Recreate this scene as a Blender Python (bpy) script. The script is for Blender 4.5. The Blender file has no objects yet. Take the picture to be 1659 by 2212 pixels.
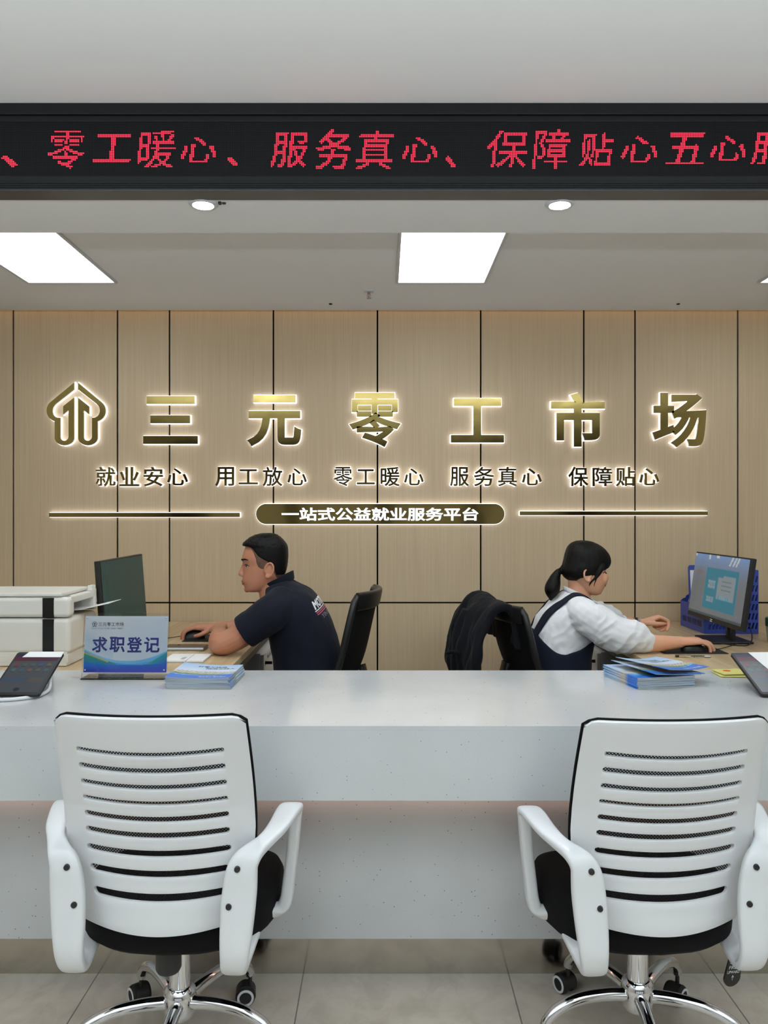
import bpy, bmesh, math, random
from mathutils import Vector, Matrix, noise
from mathutils.bvhtree import BVHTree

random.seed(7)
SC = bpy.context.scene
COL = SC.collection
V = Vector
PI = math.pi

# ------------------------------------------------------------------ camera, world, lights
FPX, W_PX, H_PX, EYE = 1690.0, 1659.0, 2212.0, 1.35
cam_d = bpy.data.cameras.new('camera')
cam_d.sensor_fit = 'VERTICAL'
cam_d.sensor_height = 36.0
cam_d.lens = 36.0 * FPX / H_PX
cam_d.clip_start = 0.05
cam = bpy.data.objects.new('camera', cam_d)
COL.objects.link(cam)
cam.location = (0, 0, EYE)
cam.rotation_euler = (PI / 2, 0, 0)
SC.camera = cam

SC.view_settings.view_transform = 'Standard'
SC.view_settings.look = 'None'
SC.view_settings.gamma = 1.0
SC.view_settings.use_curve_mapping = False
SC.view_settings.exposure = -0.62
SC.cycles.use_denoising = True
SC.cycles.max_bounces = 8
SC.cycles.diffuse_bounces = 4
SC.cycles.glossy_bounces = 4
SC.cycles.transmission_bounces = 6
SC.cycles.transparent_max_bounces = 12
SC.cycles.caustics_reflective = False
SC.cycles.caustics_refractive = False
SC.cycles.sample_clamp_indirect = 4.0

world = bpy.data.worlds.new('hall_ambience')
SC.world = world
world.use_nodes = True
world.node_tree.nodes['Background'].inputs[0].default_value = (0.86, 0.92, 1.0, 1)
world.node_tree.nodes['Background'].inputs[1].default_value = 0.25

HALL_Z = 2.575      # hall ceiling
SOF_Z = 2.315       # underside of the beam that carries the sign
IN_Z = 2.396        # ceiling over the staff area
WALL_Y = 4.12

def area(name, loc, sx, sy, power, color=(1, 1, 1), rot=(0, 0, 0)):
    d = bpy.data.lights.new(name, 'AREA')
    d.shape = 'RECTANGLE'
    d.size, d.size_y = sx, sy
    d.energy = power
    d.color = color
    o = bpy.data.objects.new(name, d)
    o.location = loc
    o.rotation_euler = rot
    COL.objects.link(o)
    return o

# unseen fill lights added over the waiting side to brighten the hall ceiling
area('added_ceiling_fill', (0, -0.2, 1.75), 5.0, 0.3, 370.0, (0.80, 0.92, 1.0), (PI, 0, 0))
area('added_ceiling_fill', (0, -2.8, 1.75), 5.0, 0.3, 70.0, (0.80, 0.92, 1.0), (PI, 0, 0))
# two unseen fill lights added to brighten the countertop and the visitors' chairs
for lx in (-1.35, 1.35):
    area('added_counter_fill', (lx, 0.45, HALL_Z - 0.012), 0.6, 0.6, 13.0, (0.93, 0.96, 1.0))
# daylight through the four leaves of the glass front, behind the photographer
for wx in (-2.25, -0.75, 0.75, 2.25):
    area('daylight_glass_leaf', (wx, -4.85, 1.02), 1.25, 1.7, 6.0, (0.84, 0.92, 1.0), (PI / 2, 0, 0))

EM_PANEL = 9.8
EM_DOWN = 900.0
EM_HALO = 3.6
EM_COVE = 1.5

# ------------------------------------------------------------------ helpers
def s2l(c):
    return c / 12.92 if c <= 0.04045 else ((c + 0.055) / 1.055) ** 2.4

def rgb(r, g, b):
    return (s2l(r / 255), s2l(g / 255), s2l(b / 255))

def P(px, py, Y):
    """world point that stands at depth Y on the sight line of a pixel of the photograph"""
    return V(((px - W_PX / 2) * Y / FPX, Y, EYE - (py - H_PX / 2) * Y / FPX))

def PZ(px, py, z):
    return P(px, py, (EYE - z) * FPX / (py - H_PX / 2))

def new_obj(name, me, parent=None):
    o = bpy.data.objects.new(name, me)
    COL.objects.link(o)
    if parent is not None:
        o.parent = parent
    return o

def tag(o, label, cat, group=None):
    o['label'] = label
    o['category'] = cat
    if group:
        o['group'] = group
    return o

def thing(name, label, cat, loc=(0, 0, 0), rotz=0.0, group=None):
    o = bpy.data.objects.new(name, None)
    o.empty_display_size = 0.05
    COL.objects.link(o)
    o.location = loc
    o.rotation_euler = (0, 0, rotz)
    return tag(o, label, cat, group)

def wmat(o):
    return (wmat(o.parent) @ o.matrix_basis) if o.parent else o.matrix_basis.copy()

def dup(root, loc, rotz, label, group=None):
    r = root.copy()
    COL.objects.link(r)
    r.location = loc
    r.rotation_euler = (0, 0, rotz)
    r['label'] = label
    if group:
        r['group'] = group
    for ch in list(root.children):
        c = ch.copy()
        COL.objects.link(c)
        c.parent = r
        for g in list(ch.children):
            d = g.copy()
            COL.objects.link(d)
            d.parent = c
    return r

def crom(pts, n):
    """Catmull-Rom resampling of a list of tuples (any length)"""
    out = []
    m = len(pts)
    for i in range(m - 1):
        p0, p1, p2, p3 = pts[max(i - 1, 0)], pts[i], pts[i + 1], pts[min(i + 2, m - 1)]
        for k in range(n):
            t = k / n
            out.append(tuple(0.5 * (2 * b + (c - a) * t + (2 * a - 5 * b + 4 * c - d) * t * t
                                    + (3 * b - a - 3 * c + d) * t ** 3)
                             for a, b, c, d in zip(p0, p1, p2, p3)))
    out.append(tuple(pts[-1]))
    return out

def lerp_table(tab, x):
    """piecewise linear lookup; tab rows (x, a, b, ...) sorted by x"""
    if x <= tab[0][0]:
        return tab[0][1:]
    for r0, r1 in zip(tab, tab[1:]):
        if x <= r1[0]:
            t = (x - r0[0]) / (r1[0] - r0[0])
            return tuple(a + (b - a) * t for a, b in zip(r0[1:], r1[1:]))
    return tab[-1][1:]

class MB:
    def __init__(s):
        s.v, s.f, s.mi, s.m, s.boxy = [], [], [], 0, False

    def add(s, vs, fs):
        b = len(s.v)
        s.v += [V(p) for p in vs]
        for f in fs:
            s.f.append([b + i for i in f])
            s.mi.append(s.m)
        return s

    def box(s, c, d, r=0.0, rot=None, seg=2):
        s.boxy = s.boxy or r > 0
        bm = bmesh.new()
        bmesh.ops.create_cube(bm, size=1.0)
        for v in bm.verts:
            v.co = V((v.co.x * d[0], v.co.y * d[1], v.co.z * d[2]))
        if r > 0:
            bmesh.ops.bevel(bm, geom=list(bm.edges), offset=min(r, 0.49 * min(d)), segments=seg,
                            profile=0.5, affect='EDGES', clamp_overlap=True)
        M = Matrix.Translation(V(c))
        if rot is not None:
            M = M @ rot.to_4x4()
        bm.verts.index_update()
        vs = [M @ v.co for v in bm.verts]
        fs = [[v.index for v in f.verts] for f in bm.faces]
        bm.free()
        return s.add(vs, fs)

    def box2(s, a, b, r=0.0, seg=2):
        return s.box([(i + j) / 2 for i, j in zip(a, b)], [abs(j - i) for i, j in zip(a, b)], r, None, seg)

    def loft(s, rings, cap=True, closed=False):
        n = len(rings[0])
        vs = [p for r in rings for p in r]
        fs = []
        m = len(rings)
        for i in range(m if closed else m - 1):
            j = (i + 1) % m
            for k in range(n):
                l = (k + 1) % n
                fs.append([i * n + k, i * n + l, j * n + l, j * n + k])
        if cap and not closed:
            fs.append(list(range(n))[::-1])
            fs.append([(m - 1) * n + k for k in range(n)])
        return s.add(vs, fs)

    def tube(s, path, rad, n=12, cap=True, closed=False, round_end=False):
        pts = [V(p) for p in path]
        m = len(pts)
        rr = rad if isinstance(rad, (list, tuple)) else [rad] * m
        rr = list(rr)
        if round_end:      # hemispherical ends
            a, b = (pts[0] - pts[1]).normalized(), (pts[-1] - pts[-2]).normalized()
            head, tail, hr, tr = [], [], [], []
            for t in (0.97, 0.8, 0.5):
                head.append(pts[0] + a * rr[0] * t); hr.append(rr[0] * math.sqrt(1 - t * t))
                tail.append(pts[-1] + b * rr[-1] * t); tr.append(rr[-1] * math.sqrt(1 - t * t))
            pts = head + pts + tail[::-1]
            rr = hr + rr + tr[::-1]
            m = len(pts)
        t0 = (pts[1] - pts[0]).normalized()
        up = V((0, 0, 1)) if abs(t0.z) < 0.9 else V((1, 0, 0))
        nrm = t0.cross(up).normalized()
        rings = []
        for i in range(m):
            if closed:
                t = (pts[(i + 1) % m] - pts[i - 1]).normalized()
            else:
                t = (pts[min(i + 1, m - 1)] - pts[max(i - 1, 0)]).normalized()
            nrm = (nrm - t * nrm.dot(t)).normalized()
            bn = t.cross(nrm)
            rings.append([pts[i] + (nrm * math.cos(2 * PI * k / n) + bn * math.sin(2 * PI * k / n)) * rr[i]
                          for k in range(n)])
        return s.loft(rings, cap, closed)

    def ribbon(s, path, w, t, wdir=(1, 0, 0), n=16, e=4.0, closed=False):
        """sweep a rounded rectangle; wdir is the direction of its width (vector or list)"""
        pts = [V(p) for p in path]
        m = len(pts)
        rings = []
        for i in range(m):
            if closed:
                tg = (pts[(i + 1) % m] - pts[i - 1]).normalized()
            else:
                tg = (pts[min(i + 1, m - 1)] - pts[max(i - 1, 0)]).normalized()
            wd = V(wdir[i]) if isinstance(wdir, list) else V(wdir)
            wd = (wd - tg * wd.dot(tg)).normalized()
            th = tg.cross(wd)
            ww = w[i] if isinstance(w, (list, tuple)) else w
            tt = t[i] if isinstance(t, (list, tuple)) else t
            ring = []
            for k in range(n):
                a = 2 * PI * (k + 0.5) / n
                ca, sa = math.cos(a), math.sin(a)
                x = math.copysign(abs(ca) ** (2 / e), ca) * ww / 2
                y = math.copysign(abs(sa) ** (2 / e), sa) * tt / 2
                ring.append(pts[i] + wd * x + th * y)
            rings.append(ring)
        return s.loft(rings, True, closed)

    def lathe(s, prof, c=(0, 0, 0), axis=(0, 0, 1), n=24):
        ax = V(axis).normalized()
        u = ax.orthogonal().normalized()
        w = ax.cross(u)
        rings = [[V(c) + ax * h + (u * math.cos(2 * PI * k / n) + w * math.sin(2 * PI * k / n)) * r
                  for k in range(n)] for r, h in prof]
        return s.loft(rings, True)

    def ell(s, c, r, n=16, m=10, rot=None):
        rings = []
        for i in range(m + 1):
            a = -PI / 2 + PI * (0.03 + 0.94 * i / m)
            ring = []
            for k in range(n):
                b = 2 * PI * k / n
                p = V((r[0] * math.cos(a) * math.cos(b), r[1] * math.cos(a) * math.sin(b), r[2] * math.sin(a)))
                ring.append(V(c) + (rot @ p if rot is not None else p))
            rings.append(ring)
        return s.loft(rings, True)

    def prism(s, poly, o, u, v, d0, d1):
        """2-D outline in the frame o,u,v extruded along u x v from d0 to d1"""
        o, u, v = V(o), V(u).normalized(), V(v).normalized()
        w = u.cross(v)
        n = len(poly)
        vs = [o + u * a + v * b + w * d0 for a, b in poly] + [o + u * a + v * b + w * d1 for a, b in poly]
        fs = [list(range(n))[::-1], list(range(n, 2 * n))]
        fs += [[k, (k + 1) % n, n + (k + 1) % n, n + k] for k in range(n)]
        return s.add(vs, fs)

    def grid(s, fn, nu, nv):
        vs = [fn(i / nu, j / nv) for j in range(nv + 1) for i in range(nu + 1)]
        fs = [[j * (nu + 1) + i, j * (nu + 1) + i + 1, (j + 1) * (nu + 1) + i + 1, (j + 1) * (nu + 1) + i]
              for j in range(nv) for i in range(nu)]
        return s.add(vs, fs)

    def mesh(s, name):
        me = bpy.data.meshes.new(name)
        me.from_pydata([tuple(p) for p in s.v], [], s.f)
        for p, i in zip(me.polygons, s.mi):
            p.material_index = i
        return me

    def build(s, name, mats, parent=None, world=True, angle=38, fix=True):
        """one mesh object; vertices are world points unless world=False (then local to parent)"""
        me = s.mesh(name)
        o = new_obj(name, me, parent)
        if parent is not None:
            if world:
                me.transform(wmat(parent).inverted())
        else:
            xs = [p for p in s.v]
            lo = V((min(p.x for p in xs), min(p.y for p in xs), min(p.z for p in xs)))
            hi = V((max(p.x for p in xs), max(p.y for p in xs), max(p.z for p in xs)))
            org = V(((lo.x + hi.x) / 2, (lo.y + hi.y) / 2, lo.z))
            me.transform(Matrix.Translation(-org))
            o.location = org
        for m in (mats if isinstance(mats, (list, tuple)) else [mats]):
            me.materials.append(m)
        if fix:
            bm = bmesh.new()
            bm.from_mesh(me)
            bmesh.ops.recalc_face_normals(bm, faces=bm.faces)
            bm.to_mesh(me)
            bm.free()
        if angle:
            me.polygons.foreach_set('use_smooth', [True] * len(me.polygons))
            me.set_sharp_from_angle(angle=math.radians(angle))
            if s.boxy:          # keep the big faces of bevelled boxes flat
                q = o.modifiers.new('flat', 'WEIGHTED_NORMAL')
                q.keep_sharp = True
                q.weight = 100
        me.update()
        return o

def apply_mods(o):
    dg = bpy.context.evaluated_depsgraph_get()
    dg.update()
    me = bpy.data.meshes.new_from_object(o.evaluated_get(dg))
    old = o.data
    o.modifiers.clear()
    o.data = me
    me.name = old.name
    bpy.data.meshes.remove(old)
    return o

def remesh(mb, name, mats, parent, voxel=0.003, smooth=4, disp=None):
    """fuse overlapping closed pieces into one continuous surface"""
    o = mb.build(name, mats, parent, angle=0)
    r = o.modifiers.new('r', 'REMESH')
    r.mode = 'VOXEL'
    r.voxel_size = voxel
    if smooth:
        q = o.modifiers.new('s', 'SMOOTH')
        q.factor = 0.5
        q.iterations = smooth
    apply_mods(o)
    me = o.data
    if disp:
        M = wmat(o)
        ns = [v.normal.copy() for v in me.vertices]
        for v, n in zip(me.vertices, ns):
            v.co += n * disp(M @ v.co, n)
    me.polygons.foreach_set('use_smooth', [True] * len(me.polygons))
    me.update()
    return o

def paint(o, fn):
    """print artwork on a sheet: fn(index, co) -> linear colour, stored per vertex"""
    me = o.data
    at = me.color_attributes.new('ink', 'FLOAT_COLOR', 'POINT')
    for i, v in enumerate(me.vertices):
        c = fn(i)
        at.data[i].color = (c[0], c[1], c[2], 1)
    return o

# ---- writing
_gcache = {}
def glyphs(txt, off=0.0, depth=0.0, res=4, shear=0.0, bold=False):
    key = (txt, off, depth, res, shear)
    if key not in _gcache:
        c = bpy.data.curves.new('writing', 'FONT')
        c.body = txt
        c.size = 1.0
        c.offset = off
        c.extrude = depth
        c.shear = shear
        c.resolution_u = res
        o = bpy.data.objects.new('writing', c)
        COL.objects.link(o)
        dg = bpy.context.evaluated_depsgraph_get()
        dg.update()
        me = bpy.data.meshes.new_from_object(o.evaluated_get(dg))
        _gcache[key] = ([v.co.copy() for v in me.vertices], [list(p.vertices) for p in me.polygons])
        bpy.data.meshes.remove(me)
        bpy.data.objects.remove(o)
        bpy.data.curves.remove(c)
    return _gcache[key]

_bcache = {}
def bold_glyphs(txt, off, res=4, shear=0.0):
    """clean outlines thickened by strips along every edge: (verts, faces, wall edges), all flat"""
    key = (txt, off, res, shear)
    if key in _bcache:
        return _bcache[key]
    vs, fs = glyphs(txt, 0.0, 0.0, res, shear)
    bm = bmesh.new()
    bv = [bm.verts.new((p.x, p.y, 0)) for p in vs]
    for f in fs:
        try:
            bm.faces.new([bv[i] for i in f])
        except ValueError:
            pass
    bmesh.ops.remove_doubles(bm, verts=bm.verts, dist=1e-5)
    bmesh.ops.dissolve_degenerate(bm, edges=bm.edges, dist=1e-5)
    for f in bm.faces:
        f.normal_update()
        if f.normal.z < 0:
            f.normal_flip()
    bm.verts.index_update()
    out_v = [v.co.copy() for v in bm.verts]
    out_f = [[v.index for v in f.verts] for f in bm.faces]
    nxt, prv, edges = {}, {}, []
    for e in bm.edges:
        if len(e.link_faces) == 1:
            l = e.link_loops[0]
            i, j = l.vert.index, l.link_loop_next.vert.index
            edges.append((i, j))
            nxt.setdefault(i, []).append(j)
            prv.setdefault(j, []).append(i)
    co = out_v[:]
    def onorm(i, j):
        d = co[j] - co[i]
        d.normalize()
        return V((d.y, -d.x, 0))
    walls = []
    if off > 0:
        def shifted(i, this):
            if len(nxt.get(i, ())) == 1 and len(prv.get(i, ())) == 1:
                n1, n2 = onorm(prv[i][0], i), onorm(i, nxt[i][0])
                m = n1 + n2
                if m.length > 1e-4:
                    return co[i] + m * (2.0 / max(m.length_squared, 1.1)) * off
            return co[i] + this * off
        mid = {}
        for i, j in edges:
            n = onorm(i, j)
            b0 = len(out_v)
            out_v += [shifted(i, n), shifted(j, n)]
            out_f.append([j, i, b0, b0 + 1])
            walls.append((b0, b0 + 1))
    else:
        walls = edges
    bm.free()
    _bcache[key] = (out_v, out_f, walls)
    return _bcache[key]

def text_to(mb, txt, box, o, u, v, d0, d1=None, off=0.0, res=4, shear=0.0):
    """letters fitted to box=(u0,u1,v0,v1) in the frame o,u,v; thickness from d0 to d1 along u x v"""
    vs, fs, walls = bold_glyphs(txt, off, res, shear)
    x0, x1 = min(p.x for p in vs), max(p.x for p in vs)
    y0, y1 = min(p.y for p in vs), max(p.y for p in vs)
    o, u, v = V(o), V(u).normalized(), V(v).normalized()
    w = u.cross(v)
    sx = (box[1] - box[0]) / (x1 - x0)
    sy = (box[3] - box[2]) / (y1 - y0)
    flat = [o + u * (box[0] + (p.x - x0) * sx) + v * (box[2] + (p.y - y0) * sy) for p in vs]
    n = len(flat)
    if d1 is None:
        mb.add([p + w * d0 for p in flat], fs)
    else:
        ff = [list(f) for f in fs]
        back = [[n + i for i in f][::-1] for f in fs]
        sides = [[j, i, n + i, n + j] for i, j in walls]
        mb.add([p + w * d1 for p in flat] + [p + w * d0 for p in flat], ff + back + sides)
    return mb

# ------------------------------------------------------------------ materials
def mat(name, color, rough=0.5, metal=0.0, spec=0.5, emit=None, es=0.0, alpha=None, trans=0.0, ior=1.45, coat=0.0, sheen=0.0, sss=0.0):
    m = bpy.data.materials.new(name)
    m.use_nodes = True
    b = m.node_tree.nodes['Principled BSDF']
    b.inputs['Base Color'].default_value = (*color, 1)
    b.inputs['Roughness'].default_value = rough
    b.inputs['Metallic'].default_value = metal
    b.inputs['Specular IOR Level'].default_value = spec
    b.inputs['IOR'].default_value = ior
    b.inputs['Transmission Weight'].default_value = trans
    b.inputs['Coat Weight'].default_value = coat
    b.inputs['Sheen Weight'].default_value = sheen
    if sss:
        b.inputs['Subsurface Weight'].default_value = sss
        b.inputs['Subsurface Radius'].default_value = (0.01, 0.004, 0.002)
    if emit is not None:
        b.inputs['Emission Color'].default_value = (*emit, 1)
        b.inputs['Emission Strength'].default_value = es
    return m

class NT:
    """tiny node-graph helper"""
    def __init__(s, m):
        s.t = m.node_tree
        s.b = s.t.nodes['Principled BSDF']
        s.tc = s.t.nodes.new('ShaderNodeTexCoord')
    def n(s, typ, **kw):
        q = s.t.nodes.new(typ)
        for k, v in kw.items():
            setattr(q, k, v)
        return q
    def l(s, a, b):
        s.t.links.new(a, b)
    def coords(s, scale=(1, 1, 1), kind='Object', rot=(0, 0, 0), loc=(0, 0, 0)):
        mp = s.n('ShaderNodeMapping')
        mp.inputs['Scale'].default_value = scale
        mp.inputs['Rotation'].default_value = rot
        mp.inputs['Location'].default_value = loc
        s.l(s.tc.outputs[kind], mp.inputs['Vector'])
        return mp.outputs['Vector']
    def noise(s, vec, scale, detail=4, rough=0.5, dist=0.0):
        q = s.n('ShaderNodeTexNoise')
        q.inputs['Scale'].default_value = scale
        q.inputs['Detail'].default_value = detail
        q.inputs['Roughness'].default_value = rough
        q.inputs['Distortion'].default_value = dist
        s.l(vec, q.inputs['Vector'])
        return q.outputs['Fac']
    def ramp(s, fac, stops):
        q = s.n('ShaderNodeValToRGB')
        e = q.color_ramp.elements
        while len(e) < len(stops):
            e.new(0.5)
        for el, (p, c) in zip(e, stops):
            el.position = p
            el.color = (*c, 1)
        s.l(fac, q.inputs['Fac'])
        return q.outputs['Color']
    def mix(s, fac, a, b, mode='MIX'):
        q = s.n('ShaderNodeMix', data_type='RGBA', blend_type=mode)
        for sock, val in ((0, fac), (6, a), (7, b)):
            if hasattr(val, 'is_linked'):
                s.l(val, q.inputs[sock])
            else:
                q.inputs[sock].default_value = val if sock == 0 else (*val, 1)
        return q.outputs[2]
    def math(s, op, a, b=None, c=None):
        q = s.n('ShaderNodeMath', operation=op)
        for i, val in enumerate((a, b, c)):
            if val is None:
                continue
            if hasattr(val, 'is_linked'):
                s.l(val, q.inputs[i])
            else:
                q.inputs[i].default_value = val
        return q.outputs[0]
    def xyz(s, vec):
        q = s.n('ShaderNodeSeparateXYZ')
        s.l(vec, q.inputs[0])
        return q.outputs
    def color(s, sock):
        s.l(sock, s.b.inputs['Base Color'])
    def bump(s, h, strength=0.2, dist=0.002):
        q = s.n('ShaderNodeBump')
        q.inputs['Strength'].default_value = strength
        q.inputs['Distance'].default_value = dist
        s.l(h, q.inputs['Height'])
        s.l(q.outputs['Normal'], s.b.inputs['Normal'])

def m_wood_wall():
    m = mat('wall_laminate', rgb(178, 157, 128), 0.45, spec=0.35)
    t = NT(m)
    a = t.noise(t.coords((55, 55, 1.3)), 1.0, 5, 0.6)
    b = t.noise(t.coords((160, 160, 2.2)), 1.0, 3, 0.5)
    c = t.ramp(a, [(0.3, rgb(190, 169, 139)), (0.5, rgb(194, 173, 143)), (0.72, rgb(197, 177, 148))])
    d = t.ramp(b, [(0.35, rgb(234, 232, 229)), (0.6, rgb(255, 255, 255))])
    t.color(t.mix(0.4, c, d, 'MULTIPLY'))
    return m

def m_desk_wood():
    m = mat('desk_laminate', rgb(190, 160, 116), 0.3, spec=0.5)
    t = NT(m)
    x, y, z = t.xyz(t.coords((1, 1, 1)))
    st = t.math('FLOOR', t.math('MULTIPLY', x, 11.0))
    vn = t.n('ShaderNodeTexWhiteNoise', noise_dimensions='1D')
    t.l(st, vn.inputs['W'])
    g = t.noise(t.coords((60, 2.5, 60)), 1.0, 5, 0.6)
    c0 = t.ramp(vn.outputs['Value'], [(0.0, rgb(186, 162, 124)), (0.5, rgb(200, 178, 140)), (1.0, rgb(212, 192, 156))])
    c1 = t.ramp(g, [(0.3, rgb(205, 195, 180)), (0.65, rgb(255, 255, 255))])
    t.color(t.mix(0.7, c0, c1, 'MULTIPLY'))
    return m

def m_stone():
    m = mat('white_quartz', rgb(214, 216, 218), 0.16, spec=0.5)
    t = NT(m)
    vo = t.n('ShaderNodeTexVoronoi')
    vo.inputs['Scale'].default_value = 105.0
    t.l(t.coords((1, 1, 1)), vo.inputs['Vector'])
    r, g, b = t.xyz(vo.outputs['Color'])
    warp = t.noise(t.coords((1, 1, 1)), 420.0, 2)
    dist = t.math('ADD', vo.outputs['Distance'], t.math('MULTIPLY', t.math('SUBTRACT', warp, 0.5), 0.22))
    near = t.math('LESS_THAN', dist, t.math('MULTIPLY_ADD', g, 0.13, 0.06))
    pick = t.math('GREATER_THAN', r, 0.885)
    speck = t.math('MULTIPLY', near, pick)
    vo2 = t.n('ShaderNodeTexVoronoi')
    vo2.inputs['Scale'].default_value = 190.0
    t.l(t.coords((1, 1, 1)), vo2.inputs['Vector'])
    r2, g2, b2 = t.xyz(vo2.outputs['Color'])
    fine = t.math('MULTIPLY', t.math('LESS_THAN', vo2.outputs['Distance'], 0.22), t.math('GREATER_THAN', r2, 0.88))
    cloud = t.noise(t.coords((1, 1, 1)), 3.0, 3)
    base = t.ramp(cloud, [(0.3, rgb(182, 186, 188)), (0.7, rgb(193, 196, 198))])
    c = t.mix(t.math('MULTIPLY', fine, 0.45), base, rgb(160, 164, 170))
    c = t.mix(t.math('MULTIPLY', speck, 0.85), c, rgb(78, 82, 88))
    t.color(c)
    return m

def m_floor():
    m = mat('floor_tile', rgb(160, 152, 140), 0.22, spec=0.5)
    t = NT(m)
    x, y, z = t.xyz(t.coords((1, 1, 1)))
    fx = t.math('FRACT', t.math('DIVIDE', t.math('ADD', x, 60.236), 0.6))
    fy = t.math('FRACT', t.math('DIVIDE', t.math('SUBTRACT', y, 2.154 - 60.0), 0.6))
    gx = t.math('ABSOLUTE', t.math('SUBTRACT', fx, 0.5))
    gy = t.math('ABSOLUTE', t.math('SUBTRACT', fy, 0.5))
    line = t.math('GREATER_THAN', t.math('MAXIMUM', gx, gy), 0.4968)
    a = t.noise(t.coords((1, 1, 1)), 2.6, 6, 0.62, 1.2)
    b = t.noise(t.coords((1.5, 1, 1), rot=(0, 0, 0.6)), 9.0, 5, 0.6, 0.6)
    c = t.ramp(a, [(0.3, rgb(182, 172, 158)), (0.5, rgb(199, 190, 176)), (0.7, rgb(210, 202, 188))])
    d = t.ramp(b, [(0.35, rgb(226, 224, 222)), (0.55, rgb(255, 255, 255))])
    c = t.mix(0.6, c, d, 'MULTIPLY')
    t.color(t.mix(t.math('MULTIPLY', line, 0.75), c, rgb(70, 66, 62)))
    return m

def m_gold():
    m = mat('gold_mirror', (0.19, 0.142, 0.047), 0.09, 1.0)
    t = NT(m)
    n = t.noise(t.coords((1, 1, 1)), 5.0, 2)
    t.bump(n, 0.05, 0.02)
    return m

def m_net():
    m = mat('black_net', rgb(16, 16, 17), 0.7)
    t = NT(m)
    x, y, z = t.xyz(t.coords((1, 1, 1)))
    k = 1 / 0.0052
    a = t.math('FRACT', t.math('MULTIPLY', t.math('ADD', x, z), k * 0.72))
    b = t.math('FRACT', t.math('MULTIPLY', t.math('SUBTRACT', x, z), k * 0.72))
    da = t.math('ABSOLUTE', t.math('SUBTRACT', a, 0.5))
    db = t.math('ABSOLUTE', t.math('SUBTRACT', b, 0.5))
    hole = t.math('LESS_THAN', t.math('MAXIMUM', da, db), 0.27)
    t.l(t.math('SUBTRACT', 1.0, hole), t.b.inputs['Alpha'])
    return m

def m_cloth(name, col, rough=0.85, amt=0.25, scale=900.0, sheen=0.15):
    m = mat(name, col, rough, sheen=sheen, spec=0.2)
    t = NT(m)
    n = t.noise(t.coords((1, 1, 1)), scale, 2)
    t.bump(n, amt, 0.001)
    return m

def m_skin(name, col, red):
    m = mat(name, col, 0.48, spec=0.35, sss=0.12)
    t = NT(m)
    n = t.noise(t.coords((1, 1, 1)), 14.0, 3)
    t.color(t.ramp(n, [(0.35, col), (0.7, red)]))
    return m

def m_ink(name='printed_ink', rough=0.35, emit=0.0, spec=0.5, coat=0.0):
    m = mat(name, (1, 1, 1), rough, spec=spec, coat=coat)
    t = NT(m)
    a = t.n('ShaderNodeVertexColor', layer_name='ink')
    if emit:
        t.b.inputs['Base Color'].default_value = (0.012, 0.012, 0.014, 1)
        t.l(a.outputs['Color'], t.b.inputs['Emission Color'])
        t.b.inputs['Emission Strength'].default_value = emit
    else:
        t.color(a.outputs['Color'])
    return m

def m_led():
    m = mat('led_matrix', rgb(10, 10, 11), 0.6, spec=0.15)
    t = NT(m)
    x, y, z = t.xyz(t.coords((1, 1, 1)))
    k = 1 / 0.005
    fa = t.math('SUBTRACT', t.math('FRACT', t.math('MULTIPLY', x, k)), 0.5)
    fb = t.math('SUBTRACT', t.math('FRACT', t.math('MULTIPLY', z, k)), 0.5)
    d = t.math('ADD', t.math('MULTIPLY', fa, fa), t.math('MULTIPLY', fb, fb))
    t.color(t.mix(t.math('LESS_THAN', d, 0.06), rgb(9, 9, 10), rgb(34, 35, 36)))
    return m

def m_hair(name, col):
    m = mat(name, col, 0.5, spec=0.2)
    t = NT(m)
    n = t.noise(t.coords((260, 260, 30)), 1.0, 3)
    t.bump(n, 0.5, 0.002)
    return m

def m_glass(name='clear_acrylic', tint=(0.985, 0.995, 0.995)):
    m = bpy.data.materials.new(name)
    m.use_nodes = True
    nt = m.node_tree
    nt.nodes.clear()
    out = nt.nodes.new('ShaderNodeOutputMaterial')
    tr = nt.nodes.new('ShaderNodeBsdfTransparent')
    tr.inputs[0].default_value = (*tint, 1)
    gl = nt.nodes.new('ShaderNodeBsdfGlossy')
    gl.inputs['Roughness'].default_value = 0.03
    fr = nt.nodes.new('ShaderNodeFresnel')
    fr.inputs['IOR'].default_value = 1.35
    mx = nt.nodes.new('ShaderNodeMixShader')
    nt.links.new(fr.outputs[0], mx.inputs[0])
    nt.links.new(tr.outputs[0], mx.inputs[1])
    nt.links.new(gl.outputs[0], mx.inputs[2])
    nt.links.new(mx.outputs[0], out.inputs[0])
    return m

M = {}
M['wall'] = m_wood_wall()
M['desk'] = m_desk_wood()
M['stone'] = m_stone()
M['floor'] = m_floor()
M['gold'] = m_gold()
M['net'] = m_net()
M['led'] = m_led()
M['acrylic'] = m_glass()
M['ceiling'] = mat('ceiling_paint', rgb(224, 223, 221), 0.8, spec=0.2)
M['paint'] = mat('wall_paint', rgb(196, 190, 180), 0.8, spec=0.2)
M['front'] = mat('dark_entrance_wall', rgb(96, 84, 74), 0.6)
M['seam'] = mat('black_seam', rgb(6, 5, 5), 0.8, spec=0.1)
M['steel'] = mat('brushed_steel', (0.52, 0.48, 0.42), 0.14, 1.0)
M['chrome'] = mat('chrome', (0.72, 0.73, 0.75), 0.07, 1.0)
M['white_plastic'] = mat('white_plastic', rgb(213, 216, 219), 0.34)
M['cream_plastic'] = mat('printer_plastic', rgb(222, 220, 212), 0.45)
M['grey_plastic'] = mat('grey_plastic', rgb(150, 152, 152), 0.5)
M['black'] = mat('black_plastic', rgb(20, 20, 21), 0.42)
M['black_gloss'] = mat('black_gloss', rgb(9, 9, 10), 0.12)
M['rubber'] = mat('rubber', rgb(15, 15, 16), 0.65)
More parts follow.
